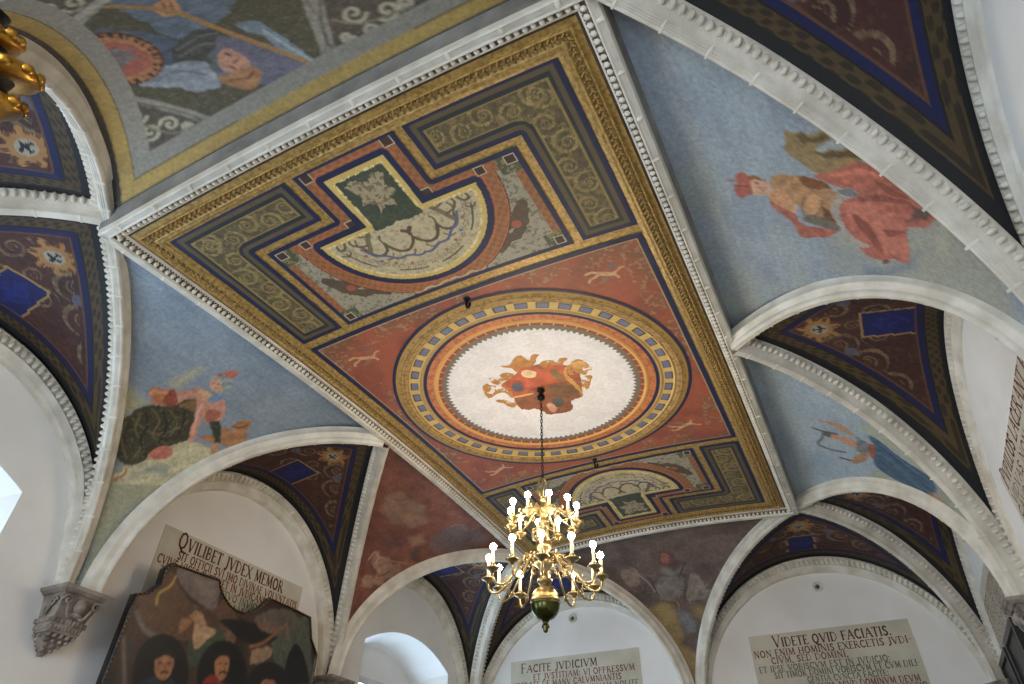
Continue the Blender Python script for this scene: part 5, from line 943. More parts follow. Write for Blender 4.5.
def niche_panel(sy):
    m_ = MB()
    for (x0, x1, y0, y1) in ((-.235, .235, 1.515, 1.783), (-.605, .605, .955, 1.515)):
        G = flat(x0, x1, y0, y1, .004, .004); X, Y = G[..., 0], G[..., 1]; d = polyd(X, Y, TP); dn = polyd(X, Y, NP); ins = in_poly(X, Y, NP)
        n1 = fbm(X*20, Y*20+sy*4); n2 = fbm(X*80, Y*80, 3); ax_ = np.abs(X)
        col = np.broadcast_to(rgb((148, 98, 58)), G.shape).copy(); col = mix(col, key_pattern(X, Y) & ~ins, rgb((124, 66, 38)), .55)
        r = np.hypot(X, Y-1.43)
        sd = (~ins) & (r > .475) & (Y < 1.44) & (ax_ < .545)           # grey side fields with figures
        col = mix(col, sd, rgb((150, 140, 118))); fg = sd & (polyd(ax_, Y, [(.30, 1.06), (.36, 1.10), (.40, 1.10), (.46, 1.16), (.50, 1.25), (.47, 1.22), (.42, 1.17), (.36, 1.16)]) < .018+.012*n2)
        col = mix(col, fg, rgb((84, 66, 50))); col = mix(col, sd & (n2 > .62), rgb((88, 84, 62)), .7); col = mix(col, sd & (np.hypot(ax_-.43, Y-1.16) < .022), rgb((150, 80, 60)))
        col = mix(col, sd & (r < .482), rgb((70, 48, 30)))
        gs = (~ins) & (r > .475) & (((ax_ > .50) & (Y > 1.41)) | ((ax_ > .50) & (Y < 1.05)) | ((ax_ < .20) & (Y < 1.01)))
        col = mix(col, gs, rgb((76, 78, 52))); col = mix(col, gs & (n2 > .55), rgb((128, 122, 86)), .8)
        col = mix(col, (ax_ < .19) & (Y < 1.0) & (np.abs(Y-.985-.008*np.sin(ax_*70)) < .006), rgb((176, 160, 120)))
        for cx, cy in ((.188, 1.745), (.188, 1.47), (.428, 1.47), (.558, 1.47), (.556, 1.0)):
            s_ = np.maximum(np.abs(ax_-cx), np.abs(Y-cy)); col = mix(col, s_ < .023, rgb((196, 176, 146))); col = mix(col, s_ < .019, rgb((58, 40, 32)))
        ln = (~ins) & (((dn > .036) & (dn < .040)) | ((dn > .088) & (dn < .092))) & (r > .3); col = mix(col, ln, rgb((186, 96, 60)))
        col = mix(col, (~ins) & (dn < .030), BLUE)
        # inside the niche
        col = mix(col, ins, rgb((182, 166, 132)))
        k = ins & (Y < 1.44)
        col = mix(col, k & (n2 > .64), rgb((140, 124, 92)), .7)
        for pts, w_, c in (
            ([(0, 1.295), (.02, 1.262), (.055, 1.238), (.09, 1.245), (.115, 1.275), (.13, 1.31)], .0075, (88, 72, 48)), ([(.13, 1.31), (.145, 1.275), (.18, 1.262), (.21, 1.285), (.225, 1.33)], .0065, (88, 72, 48)),
            ([(.13, 1.31), (.135, 1.34), (.125, 1.36)], .005, (98, 82, 56)), ([(.225, 1.33), (.24, 1.36), (.23, 1.39)], .005, (98, 82, 56)),
            ([(.150, 1.42), (.165, 1.385), (.185, 1.36), (.20, 1.325), (.215, 1.30)], .011, (112, 98, 70)), ([(.165, 1.385), (.20, 1.395), (.23, 1.42)], .006, (104, 90, 62)), ([(.20, 1.34), (.235, 1.35), (.26, 1.38), (.25, 1.41)], .006, (96, 82, 58)),
            ([(.28, 1.40), (.30, 1.37), (.325, 1.375), (.32, 1.405)], .006, (90, 76, 54)), ([(.29, 1.34), (.31, 1.325), (.335, 1.34)], .005, (104, 88, 62)), ([(.02, 1.345), (.0, 1.325), (.0, 1.31)], .009, (92, 66, 48)),
            ([(.03, 1.225), (.05, 1.205), (.08, 1.21)], .004, (104, 90, 64)), ([(.13, 1.25), (.15, 1.225), (.175, 1.23)], .004, (104, 90, 64)),
            ([(.268*math.sin(t), 1.43-.238*math.cos(t)-.007*math.sin(t*16)) for t in np.linspace(0, 1.12, 22)], .0065, (84, 90, 118)),
            ([(.325*math.sin(t), 1.43-.325*math.cos(t)) for t in np.linspace(.12, .52, 8)], .0042, (78, 74, 52)), ([(.325*math.sin(t), 1.43-.325*math.cos(t)) for t in np.linspace(.85, 1.3, 8)], .0042, (78, 74, 52))):
            dd = np.full(X.shape, 9.); dd[k] = dist_line(ax_[k], Y[k], sm(pts)); col = mix(col, np.clip((w_*(.7+.6*n2)-dd)/.003+.5, 0, 1)*k, rgb(c))
        for t, c in ((.32, (150, 92, 66)), (.80, (70, 92, 160)), (1.06, (146, 98, 72)), (.58, (146, 88, 64))):
            col = mix(col, np.hypot(ax_-.282*math.sin(t), Y-1.43+.282*math.cos(t)) < .008, rgb(c))
        for t in np.linspace(.06, 1.45, 17): col = mix(col, scroll(ax_, Y, .300*math.sin(t), 1.43-.300*math.cos(t), .015, (-1)**int(t*20)), rgb((112, 92, 62)), .8)
        for t in np.linspace(.15, 1.4, 9): col = mix(col, scroll(ax_, Y, .345*math.sin(t), 1.43-.345*math.cos(t), .010, 1), rgb((120, 98, 66)), .7)
        gr = (ax_ < .118) & (Y > 1.375+.03*n1) & (Y < 1.675); col = mix(col, gr, rgb((60, 66, 50))); col = mix(col, gr & (n2 > .58), rgb((78, 82, 62)), .6)
        bird = in_poly(X+.03*(n1-.5), Y+.03*(n2-.5), [(-.09, 1.64), (-.03, 1.65), (.0, 1.62), (.05, 1.655), (.09, 1.63), (.07, 1.58), (.09, 1.54), (.04, 1.52), (.05, 1.47), (.0, 1.49), (-.04, 1.46), (-.03, 1.52), (-.08, 1.53), (-.06, 1.58)])
        col = mix(col, bird, rgb((158, 142, 110))); col = mix(col, bird & (n2 > .55), rgb((96, 82, 60)), .8)
        col = mix(col, ins & (dn < .028), rgb((196, 166, 92))); col = mix(col, ins & (dn < .030) & (dn > .018) & (n2 > .5), rgb((214, 196, 146)))
        col = mix(col, d < .021, BLUE); col = col*(.86+.28*n1)[..., None]
        G = G*np.array([1, sy, 1]); m_.grid(G, col)
    m_.build('niche_painting', 'panel', pc)
niche_panel(-1); niche_panel(1)
# red centre field
G = flat(-.885, .885, -.906, .906, .005, .004); X, Y = G[..., 0], G[..., 1]
d = np.minimum(.885-np.abs(X), .906-np.abs(Y)); n1 = fbm(X*7, Y*7); n2 = fbm(X*60, Y*60, 3)
col = np.broadcast_to(rgb((152, 80, 54)), G.shape).copy(); col = mix(col, np.clip((n1-.45)*5, 0, 1), rgb((128, 66, 50)), .8)
edge = np.clip((.16-d)/.13, 0, 1)*(fbm(X*11+5, Y*11, 3) > .46); col = mix(col, edge, rgb((110, 84, 56)), .65); col = mix(col, (edge > .2) & (n2 > .62), rgb((168, 138, 102)), .5)
PUT = [(((-.030, -.012), (-.005, .0), (.020, .012)), .012), (((.020, .012), (.040, .030), (.045, .045)), .006), (((.020, .012), (.045, .005), (.070, -.012), (.088, -.012)), .0055),
       (((-.030, -.012), (-.055, -.030), (-.085, -.028)), .0075), (((-.030, -.012), (-.050, .004), (-.078, .012), (-.092, .028)), .0065), (((.034, .010), (.036, .011)), .011)]
for cx, cy in ((-.69, -.70), (.66, -.72), (.635, .69), (-.625, .69)):
    fl_ = 1 if cy < 0 else -1
    col = mix(col, in_poly((X-cx)+.01*(n2-.5), (Y-cy)*fl_+.01*(n1-.5), [(.0, .005), (-.03, .035), (-.055, .045), (-.035, .055), (.0, .040), (.014, .02)]), rgb((122, 104, 88)), .85)
    col = mix(col, np.hypot((X-cx-.04)/1.5, (Y-cy)*fl_+.035) < .013, rgb((96, 96, 104)), .8)
    for pts, w_ in PUT:
        dd = dist_line(X-cx, (Y-cy)*fl_, sm(pts, 4)); col = mix(col, np.clip((w_-dd)/.003+.5, 0, 1), rgb((198, 156, 112)), .92)
    col = mix(col, (n2 > .6) & (np.hypot(X-cx+.01, Y-cy) < .10), rgb((150, 96, 66)), .45)
col = mix(col, d < .034, rgb((190, 150, 110))); col = mix(col, d < .029, BLUE)
m_ = MB(); m_.grid(G, col); m_.build('red_field', 'panel', pc)
# round medallion
R_ = np.linspace(0.0, .829, 210); A_ = np.linspace(0, 2*math.pi, 901)[:-1]; RR, AA = np.meshgrid(R_, A_, indexing='ij')
X, Y = RR*np.cos(AA), RR*np.sin(AA); n1 = fbm(X*12, Y*12); n2 = fbm(X*70, Y*70, 3)
col = np.broadcast_to(rgb((216, 212, 212)), X.shape+(3,)).copy(); col = mix(col, n1 > .55, rgb((206, 201, 200)), .6)
tooth = .515+.020*np.abs(((AA*105/(2*math.pi)) % 1)*2-1)
for r0, c in ((.535, (112, 100, 82)), (.556, (140, 66, 42)), (.578, (200, 152, 82)), (.602, (186, 116, 70)), (.641, BLUE), (.661, GOLD), (.800, (168, 128, 62)), (.812, BLUE)):
    col = mix(col, RR >= r0, rgb(c) if isinstance(c, tuple) else c)
col = mix(col, (RR >= tooth) & (RR < .556), rgb((112, 100, 82)))
col = mix(col, (RR > .605) & (RR < .64) & (n2 > .55), rgb((150, 76, 44)), .7); col = mix(col, (RR > .558) & (RR < .576) & (np.sin(AA*60) > .93), rgb((196, 150, 104)))
ph = (AA*42/(2*math.pi)) % 1; sq = (RR > .688) & (RR < .730); col = mix(col, (RR > .680) & (RR < .738), rgb((196, 164, 96)))
col = mix(col, sq & (np.abs(ph-.5) < .31), rgb((74, 62, 52))); col = mix(col, (RR > .694) & (RR < .724) & (np.abs(ph-.5) < .25), rgb((106, 108, 136)))
col = mix(col, (RR > .745) & (RR < .80) & (n2 > .56), rgb((120, 86, 38)), .7); col = mix(col, (np.abs(RR-.742) < .003) | (np.abs(RR-.765) < .003) | (np.abs(RR-.782) < .003), rgb((112, 82, 38)), .8)
relief = .012*np.exp(-((RR-.775)/.022)**2)+.006*np.exp(-((RR-.67)/.008)**2)+.006*np.exp(-((RR-.742)/.006)**2)+.007*np.exp(-((RR-.59)/.010)**2)
m_ = MB(); m_.grid(np.stack([X, Y, zdome(X, Y)-.007-relief], -1), col, close=True); med = m_.build('medallion', 'panel', pc)
# coat of arms painted in the medallion
G = flat(-.36, .38, -.40, .34, .0026, .0095); X, Y = G[..., 0], G[..., 1]; col = np.zeros(G.shape); mk = np.zeros(X.shape, bool); n1 = fbm(X*30, Y*30, 3); n2 = fbm(X*90, Y*90, 2)
for c, pts in ARMS:
    pts = smc(pts, 3)
    i = in_poly(X+.010*(n2-.5), Y+.010*(n1-.5), pts)
    if c == 'ae7b40': i &= ~((n1 > .60) & (n2 > .45))
    col = np.where(i[..., None], rgb(c)*(.6+.8*n1)[..., None], col); mk |= i
m_ = MB(); m_.grid(G, col, mk); m_.build('coat_of_arms', 'panel', med)

# ------------------------------------------------------------------ carved corbels
CS = .78
class CB(MB):
    def build(s, name, mat, parent=None, smooth=True, **k):
        s.v = [s.anchor+(v-s.anchor)*CS for v in s.v]; return MB.build(s, name, mat, parent, smooth, **k)
def corbel(label, K, inward):
    K = np.array(K, float)
    """K: plan point of the rib foot, inward: unit vector pointing into the room"""
    i = np.array([inward[0], inward[1], 0.]); i = unit(i); s_ = np.array([-i[1], i[0], 0.]); z = np.array([0, 0, 1.])
    e = empty('carved_corbel', (K[0], K[1], SPR-.3), label, 'corbel', 'carved corbels under the ribs')
    back = np.array([K[0], K[1], 0.])-i*.11; anchor = np.array([back[0], back[1], SPR])
    def blk(m_, hw0, d0, z0, hw1, d1, z1):
        P = []
        for hw, d_, zz in ((hw0, d0, z0), (hw1, d1, z1)): P.append([back-s_*hw+z*zz, back-s_*hw+i*d_+z*zz, back+s_*hw+i*d_+z*zz, back+s_*hw+z*zz])
        m_.add(np.array(P).reshape(-1, 3), [[0, 1, 5, 4], [1, 2, 6, 5], [2, 3, 7, 6], [3, 0, 4, 7], [0, 3, 2, 1], [4, 5, 6, 7]])
    zt = SPR+.015
    m_ = CB(); m_.anchor = anchor; blk(m_, .150, .25, zt-.018, .158, .262, zt); blk(m_, .128, .225, zt-.034, .146, .245, zt-.018); m_.build('abacus', 'corbel', e, smooth=False)
    m_ = CB(); m_.anchor = anchor; blk(m_, .092, .16, zt-.165, .118, .21, zt-.034); m_.build('block', 'corbel', e, smooth=False)
    m_ = CB(); m_.anchor = anchor; blk(m_, .105, .175, zt-.185, .105, .175, zt-.165); blk(m_, .088, .15, zt-.235, .098, .165, zt-.185); m_.build('necking', 'corbel', e, smooth=False)
    m_ = CB(); m_.anchor = anchor; blk(m_, .015, .03, zt-.335, .075, .13, zt-.235); m_.build('pendant', 'corbel', e, smooth=False)
    def front(u, d_, zz): return back+s_*u+i*d_+z*zz
    m_ = CB(); m_.anchor = anchor
    for sg in (-1, 1):      # volutes: front and flank
        t = np.linspace(0, 2.6*math.pi, 26); r = .030*(1-t/(3.2*math.pi))
        m_.tube([front(sg*(.088+r_*math.cos(t_)), .222, zt-.075+r_*math.sin(t_)) for t_, r_ in zip(t, r)], .0075, 6)
        x = np.linspace(0, 1, 14); m_.tube([front(sg*(.075-.055*k), .215-.035*k, zt-.085-.055*math.sin(k*math.pi*.9)-.02*k) for k in x], .0085, 6)
        m_.tube([back+s_*sg*(.122)+i*(.14+r_*math.cos(t_))+z*(zt-.08+r_*math.sin(t_)) for t_, r_ in zip(t, r)], .0075, 6)
        m_.tube([back+s_*sg*(.118-.01*k)+i*(.12-.07*k)+z*(zt-.09-.05*math.sin(k*3)) for k in x], .0085, 6)
    m_.build('volute', 'corbel', e)
    m_ = CB(); m_.anchor = anchor; m_.bumps([front(0, .195, zt-.085)], s_, z, i, .036, .044, .045, 12, 4); m_.bumps([front(0, .19, zt-.135)], s_, z, i, .05, .014, .022, 8, 2); m_.build('boss', 'corbel', e)
    m_ = CB(); m_.anchor = anchor
    for zz, hw, d_ in ((zt-.175, .105, .175), (zt-.21, .092, .155)):
        u = np.linspace(-hw*.92, hw*.92, 9); C = [front(k, d_-.002, zz) for k in u]; m_.bumps(C, s_, z, i, .010, .016, .012, 6, 2)
        for sg in (-1, 1): m_.bumps([back+s_*sg*hw+i*k+z*zz for k in np.linspace(.02, d_*.9, 6)], i, z, s_*sg, .010, .016, .012, 6, 2)
    for k in range(5):
        f_ = k/4; hw = .066*(1-f_)+.010; d_ = .115*(1-f_)+.03; zz = zt-.245-.085*f_
        C = [front(u, d_, zz) for u in np.linspace(-hw, hw, 5-k if k < 4 else 1)]; m_.bumps(C, unit(s_+z), unit(z-s_), unit(i-z*.5), .018, .011, .016, 6, 2)
        for sg in (-1, 1): m_.bumps([back+s_*sg*hw+i*u+z*zz for u in np.linspace(.01, d_*.8, max(1, 3-k))], i, z, s_*sg, .014, .014, .012, 6, 2)
    m_.build('leaf_carving', 'corbel', e)['kind'] = 'stuff'
corbel('carved grey corbel with volutes at the lower left, above the watermark side of the left wall'.replace(', above the watermark side of the left wall', ' of the left wall'), kb(-1, -1), (1, 0))
corbel('carved corbel right of the big shaped painting on the left wall', kb(-1, 1), (1, 0))
corbel('carved corbel at the right edge above the black picture frames', kb(1, 1), (-1, 0))
corbel('carved corbel on the right wall under the red-robed woman fresco', kb(1, -1), (-1, 0))
corbel('carved corbel between the two inscriptions of the far wall', ke(1), (0, -1))
corbel('carved corbel in the far left room corner', kc(-1, 1), (1, -1))
corbel('carved corbel in the far right room corner', kc(1, 1), (-1, -1))

# ------------------------------------------------------------------ painted inscriptions (strokes of a serifed capital hand)
GLY = {  # strokes: polylines in a cell of height 1; heavy strokes first letter 'h', thin 't'
 'A': (.78, [('t', (.05, 0), (.40, 1)), ('h', (.40, 1), (.73, 0)), ('t', (.2, .38), (.6, .38))], [(.05, 0), (.73, 0)]),
 'B': (.62, [('h', (.12, 0), (.12, 1)), ('t', (.12, 1), (.42, .95), (.48, .76), (.40, .56), (.12, .53)), ('t', (.12, .53), (.46, .48), (.56, .26), (.44, .04), (.12, 0))], [(.12, 0), (.12, 1)]),
 'C': (.66, [('h', (.60, .84), (.42, 1), (.2, .9), (.08, .6), (.1, .3), (.25, .05), (.45, 0), (.62, .14))], []),
 'D': (.74, [('h', (.12, 0), (.12, 1)), ('t', (.12, 1), (.44, .95), (.66, .68), (.66, .34), (.46, .06), (.12, 0))], [(.12, 0), (.12, 1)]),
 'E': (.56, [('h', (.12, 0), (.12, 1)), ('t', (.12, 1), (.50, 1), (.50, .9)), ('t', (.12, .52), (.42, .52)), ('t', (.12, 0), (.52, 0), (.52, .12))], [(.12, 0), (.12, 1)]),
 'F': (.54, [('h', (.12, 0), (.12, 1)), ('t', (.12, 1), (.50, 1), (.50, .88)), ('t', (.12, .52), (.42, .52))], [(.12, 0), (.12, 1)]),
 'G': (.72, [('h', (.60, .84), (.42, 1), (.2, .9), (.08, .6), (.1, .3), (.25, .05), (.45, 0), (.62, .1), (.62, .4))], [(.62, .4)]),
 'H': (.74, [('h', (.12, 0), (.12, 1)), ('h', (.62, 0), (.62, 1)), ('t', (.12, .52), (.62, .52))], [(.12, 0), (.12, 1), (.62, 0), (.62, 1)]),
 'I': (.28, [('h', (.14, 0), (.14, 1))], [(.14, 0), (.14, 1)]),
 'J': (.40, [('h', (.28, 1), (.28, .1), (.14, -.12), (.0, -.08))], [(.20, 1)]),
 'L': (.54, [('h', (.12, 0), (.12, 1)), ('t', (.12, 0), (.50, 0), (.50, .14))], [(.12, 1), (.12, 0)]),
 'M': (.88, [('t', (.1, 0), (.14, 1)), ('h', (.14, 1), (.42, .1)), ('t', (.42, .1), (.70, 1)), ('h', (.70, 1), (.78, 0))], [(.1, 0), (.78, 0), (.12, 1), (.72, 1)]),
 'N': (.76, [('t', (.12, 0), (.12, 1)), ('h', (.12, 1), (.64, 0)), ('t', (.64, 0), (.64, 1))], [(.12, 0), (.10, 1), (.64, 1)]),
 'O': (.76, [('h', (.38, 1), (.16, .86), (.07, .5), (.16, .14), (.38, 0), (.60, .14), (.69, .5), (.60, .86), (.38, 1))], []),
 'P': (.58, [('h', (.12, 0), (.12, 1)), ('t', (.12, 1), (.42, .95), (.50, .74), (.40, .52), (.12, .48))], [(.12, 0), (.12, 1)]),
 'Q': (.80, [('h', (.38, 1), (.16, .86), (.07, .5), (.16, .14), (.38, 0), (.60, .14), (.69, .5), (.60, .86), (.38, 1)), ('h', (.30, .02), (.55, -.18), (.85, -.2))], []),
 'R': (.68, [('h', (.12, 0), (.12, 1)), ('t', (.12, 1), (.42, .95), (.50, .76), (.40, .54), (.12, .5)), ('h', (.30, .5), (.64, 0))], [(.12, 0), (.12, 1), (.62, 0)]),
 'S': (.54, [('h', (.46, .86), (.30, 1), (.12, .88), (.12, .66), (.42, .38), (.44, .14), (.26, 0), (.06, .14))], []),
 'T': (.62, [('h', (.30, 0), (.30, 1)), ('t', (.02, .88), (.02, 1), (.58, 1), (.58, .88))], [(.30, 0)]),
 'V': (.74, [('h', (.06, 1), (.37, 0)), ('t', (.37, 0), (.68, 1))], [(.06, 1), (.68, 1)]),
 'X': (.72, [('h', (.06, 1), (.64, 0)), ('t', (.06, 0), (.64, 1))], [(.06, 1), (.64, 0), (.06, 0), (.64, 1)]),
 '.': (.22, [('h', (.08, .0), (.12, .08))], []), ',': (.22, [('h', (.12, .08), (.06, -.14))], []), ':': (.24, [('h', (.10, .1), (.12, .18)), ('h', (.10, .6), (.12, .68))], []),
 '-': (.36, [('t', (.04, .45), (.32, .5))], []), '+': (.5, [('t', (.05, .5), (.45, .5)), ('t', (.25, .2), (.25, .8))], []), ' ': (.42, [], []),
}
def text_strokes(txt, hgt, width=None, first=1.0):
    """returns list of (halfwidth, [(x, y), ...]) and total width; y up from the base line"""
    out = []; x = 0
    for k, ch in enumerate(txt):
        f_ = first if (k == 0 or ch.isupper() is False and False) else 1.0
        if ch == ' ': x += .42*hgt; continue
        small = ch.islower(); g = GLY[ch.upper()]; h_ = hgt*(.78 if small else 1.0)*f_; y0 = 0
        for st in g[1]: out.append(((.085 if st[0] == 'h' else .045)*hgt, [(x+p[0]*h_, y0+p[1]*h_) for p in st[1:]]))
        for p in g[2]: out.append((.034*hgt, [(x+(p[0]-.11)*h_, y0+p[1]*h_), (x+(p[0]+.11)*h_, y0+p[1]*h_)]))
        x += g[0]*h_+.10*hgt
    if width:
        k = width/x; out = [(w_, [(p[0]*k, p[1]) for p in pts]) for w_, pts in out]; x = width
    return out, x
def lettering(strokes, fn, name, mat, parent, off=.004):
    m_ = MB()
    for w_, pts in strokes:
        for (x0, y0), (x1, y1) in zip(pts[:-1], pts[1:]):
            l = math.hypot(x1-x0, y1-y0)+1e-9; dx, dy = (x1-x0)/l*w_, (y1-y0)/l*w_
            q = [(x0-dx*.5-dy, y0-dy*.5+dx), (x0-dx*.5+dy, y0-dy*.5-dx), (x1+dx*.5+dy, y1+dy*.5-dx), (x1+dx*.5-dy, y1+dy*.5+dx)]
            m_.add([fn(a, b_, off) for a, b_ in q], [[0, 1, 2, 3]])
    return m_.build(name, mat, parent, smooth=False)
def inscription(label, fn, x0, x1, z0, z1, lines, skew=0):
    """fn(x, z, offset) -> point; lines: (text, x start, x end, baseline, height, ink)"""
    m_ = MB(); c = [fn(x0, z0, .0003), fn(x1, z0, .0003), fn(x1, z1, .0003), fn(x0, z1, .0003), fn(x0, z0, .003), fn(x1, z0, .003), fn(x1, z1, .003), fn(x0, z1, .003)]
    m_.add(c, [[4, 5, 6, 7], [0, 1, 5, 4], [1, 2, 6, 5], [2, 3, 7, 6], [3, 0, 4, 7]])
    e = m_.build('inscription', 'plaque', smooth=False); tag(e, label, 'inscription', 'painted Latin inscriptions')
    for txt, xa, xb, zb, hgt, ink in lines:
        st, w_ = text_strokes(txt, hgt, xb-xa, 1.28 if hgt > .05 else 1.0)
        st = [(h_, [(p[0]+xa, p[1]+zb) for p in pts]) for h_, pts in st]; lettering(st, fn, 'text_line', ink, e)
    return e
fl = lambda x, z, o: (-XW[-1]+o, x, z); frr = lambda x, z, o: (XW[1]-o, -x, z); ff = lambda x, z, o: (x, YW-o, z)
inscription('inscription QVILIBET JVDEX MEMOR in red on a beige field above the shaped painting', fl, -.555, .575, -1.05, -.515, [
 ('QVILIBET JVDEX MEMOR', -.445, .405, -.603, .068, 'dark_ink'), ('SIT OFFICII SVI IMO DIVINAE VOLVNTATIS', -.42, .555, -.664, .045, 'red_ink'),
 ('CVIVS VICES SVSTINET IN JVDICANDO, INTEGRI-', -.535, .555, -.717, .045, 'red_ink'), ('TATEM SERVET INTVO INVIOLARI', -.50, .35, -.768, .042, 'grey_ink'),
 ('ET VIAM RECTAM SINE', -.42, .30, -.820, .042, 'grey_ink'), ('DOLO ET FRAVDE', -.35, .25, -.872, .042, 'red_ink')])
inscription('inscription FACITE JVDICIVM in red on a grey field low behind the chandelier', ff, -1.64, -.455, -1.02, -.525, [
 ('FACITE JVDICIVM', -1.54, -.82, -.625, .058, 'dark_ink'), ('ET JVSTITIAM: VI OPPRESSVM', -1.42, -.50, -.690, .046, 'red_ink'),
 ('LIBERATE DE MANV CALVMNIANTIS', -1.62, -.62, -.748, .046, 'red_ink'), ('ADVENAM, PVPILLVM: VIDVAM NOLITE', -1.60, -.48, -.806, .044, 'grey_ink'),
 ('CONTRISTARE NEQVE OPPRIMATIS', -1.58, -.50, -.862, .044, 'grey_ink')])
inscription('inscription VIDETE QVID FACIATIS in red and grey on the far wall at the right', ff, .43, 1.545, -1.06, -.545, [
 ('VIDETE QVID FACIATIS.', .60, 1.42, -.640, .062, 'dark_ink'), ('NON ENIM HOMINIS EXERCETIS JVDI-', .445, 1.53, -.702, .046, 'red_ink'),
 ('CIVM, SED DOMINI,', .56, 1.10, -.752, .042, 'red_ink'), ('ET IPSE VOBISCVM EST IN JVDICIO:', .46, 1.36, -.806, .040, 'grey_ink'),
 ('SIT TIMOR DOMINI VOBISCVM ET CVM DILI-', .56, 1.53, -.852, .040, 'grey_ink'), ('GENTIA CVNCTA FACITE:', .78, 1.32, -.897, .038, 'grey_ink'),
 ('NON EST ENIM APVD DOMINVM DEVM', .62, 1.50, -.946, .040, 'red_ink'), ('VESTRVM NEC PERSONARVM ACCEPTIO', .62, 1.53, -.993, .040, 'grey_ink')])
inscription('steeply seen red inscription beside the upper right edge on the right wall', frr, -.66, .50, -1.02, -.58, [
 ('PVPILLOS LACERANT ET', -.62, .44, -.655, .070, 'red_ink'), ('VIDVAS NON ADEVNT', -.62, .44, -.73, .046, 'red_ink'),
 ('CAVSAS EORVM IVSTE', -.62, .44, -.79, .044, 'red_ink'), ('OPPRESSVS NE SIT', -.62, .44, -.85, .044, 'grey_ink'), ('COR EIVS IN DOMINO', -.62, .44, -.91, .044, 'grey_ink')])
inscription('faded red inscription on the right wall above the black picture frames', frr, -2.76, -1.72, -1.02, -.52, [
 ('DILIGITE IVSTITIAM', -2.70, -1.78, -.65, .058, 'red_ink'), ('QVI IVDICATIS TERRAM', -2.70, -1.78, -.71, .044, 'red_ink'),
 ('SENTITE DE DOMINO', -2.70, -1.78, -.765, .044, 'red_ink'), ('IN BONITATE ET IN', -2.70, -1.78, -.82, .044, 'red_ink'), ('SIMPLICITATE CORDIS', -2.70, -1.78, -.875, .044, 'grey_ink'), ('QVAERITE ILLVM', -2.70, -1.78, -.93, .044, 'grey_ink')])

# ------------------------------------------------------------------ the shaped painting with portraits
OUT = [(-.64, -1.95), (-.675, -1.22), (-.685, -.965), (-.62, -.935), (-.578, -.885), (-.585, -.81), (-.555, -.772), (-.40, -.765), (-.245, -.757), (-.225, -.79), (-.186, -.822), (-.13, -.855), (-.072, -.868), (-.01, -.868), (.039, -.853), (.08, -.822), (.106, -.79), (.14, -.742), (.338, -.744), (.507, -.752), (.53, -.80), (.563, -.865), (.642, -.936), (.665, -1.1), (.665, -1.95)]
XP = -XW[-1]+.075
def lean(z): return XP+.10*np.clip((z+1.95)/1.25, 0, 1)
ya = np.linspace(-.70, .68, 330); za = np.linspace(-1.6, -.69, 216); Yg, Zg = np.meshgrid(ya, za, indexing='ij')
mk = in_poly(Yg, Zg, OUT); n1 = fbm(Yg*6, Zg*6); n2 = fbm(Yg*30, Zg*30, 4)
col = np.broadcast_to(rgb((66, 46, 34)), Yg.shape+(3,)).copy(); col = mix(col, np.clip((n1-.4)*4, 0, 1), rgb((44, 32, 26)), .8)
for kind, c, par, pts in CANVAS:
    wx = (n2-.5)*.02*par
    if kind == 'line' and len(pts) > 2: pts = sm(pts, 4)
    if kind == 'poly': pts = smc(pts, 3)
    if kind == 'poly':
        i = in_poly(Yg+wx, Zg-wx, pts); col = np.where(i[..., None], rgb(c)*(.6+.8*n2)[..., None], col)
    elif kind == 'soft':
        i = in_poly(Yg+wx, Zg-wx, pts); dd = dist_line(Yg, Zg, list(pts)+[pts[0]]); col = mix(col, np.where(i, np.clip(.5+dd/.03, 0, 1), np.clip(.5-dd/.03, 0, 1)), rgb(c))
    else: col = mix(col, np.clip((par-dist_line(Yg, Zg, pts))/.003+.5, 0, 1), rgb(c))
col = blur(col, 2)*(.75+.5*fbm(Yg*60, Zg*60, 3))[..., None]
e = empty('shaped_painting', (XP, .08, -1.95), 'dark shaped oil painting with portraits in ovals on the left wall', 'painting')
m_ = MB(); m_.grid(np.stack([lean(Zg)+.012, Yg, Zg], -1), col, mk); m_.build('canvas', 'canvas', e)
dense = []
for p, q in zip(OUT, OUT[1:]+OUT[:1]):
    for t in np.linspace(0, 1, 5)[:-1]: dense.append((p[0]*(1-t)+q[0]*t, p[1]*(1-t)+q[1]*t))
dense = np.array(dense); m_ = MB(); cen = np.array([.08, -1.3])
prof = [(1.0, -.022), (1.012, -.022), (1.012, .020), (1.006, .024), (.996, .020), (.992, .012)]
P = np.stack([np.stack([lean(dense[:, 1])+o_, cen[0]+(dense[:, 0]-cen[0])*k, cen[1]+(dense[:, 1]-cen[1])*k], -1) for k, o_ in prof], 1)
P = np.concatenate([P, P[:1]], 0); m_.grid(P); m_.build('edge_frame', 'black', e)
loopc = np.stack([lean(dense[:, 1])+.022, cen[0]+(dense[:, 0]-cen[0])*1.004, cen[1]+(dense[:, 1]-cen[1])*1.004], -1)
P_, T_ = resample(loopc, .022); b = MB(); b.bumps(P_, T_, np.cross(T_, [1., 0, 0]), np.array([1., 0, 0]), .006, .004, .005, 5, 1); b.build('gilt_bead', 'oldgold', e)['kind'] = 'stuff'

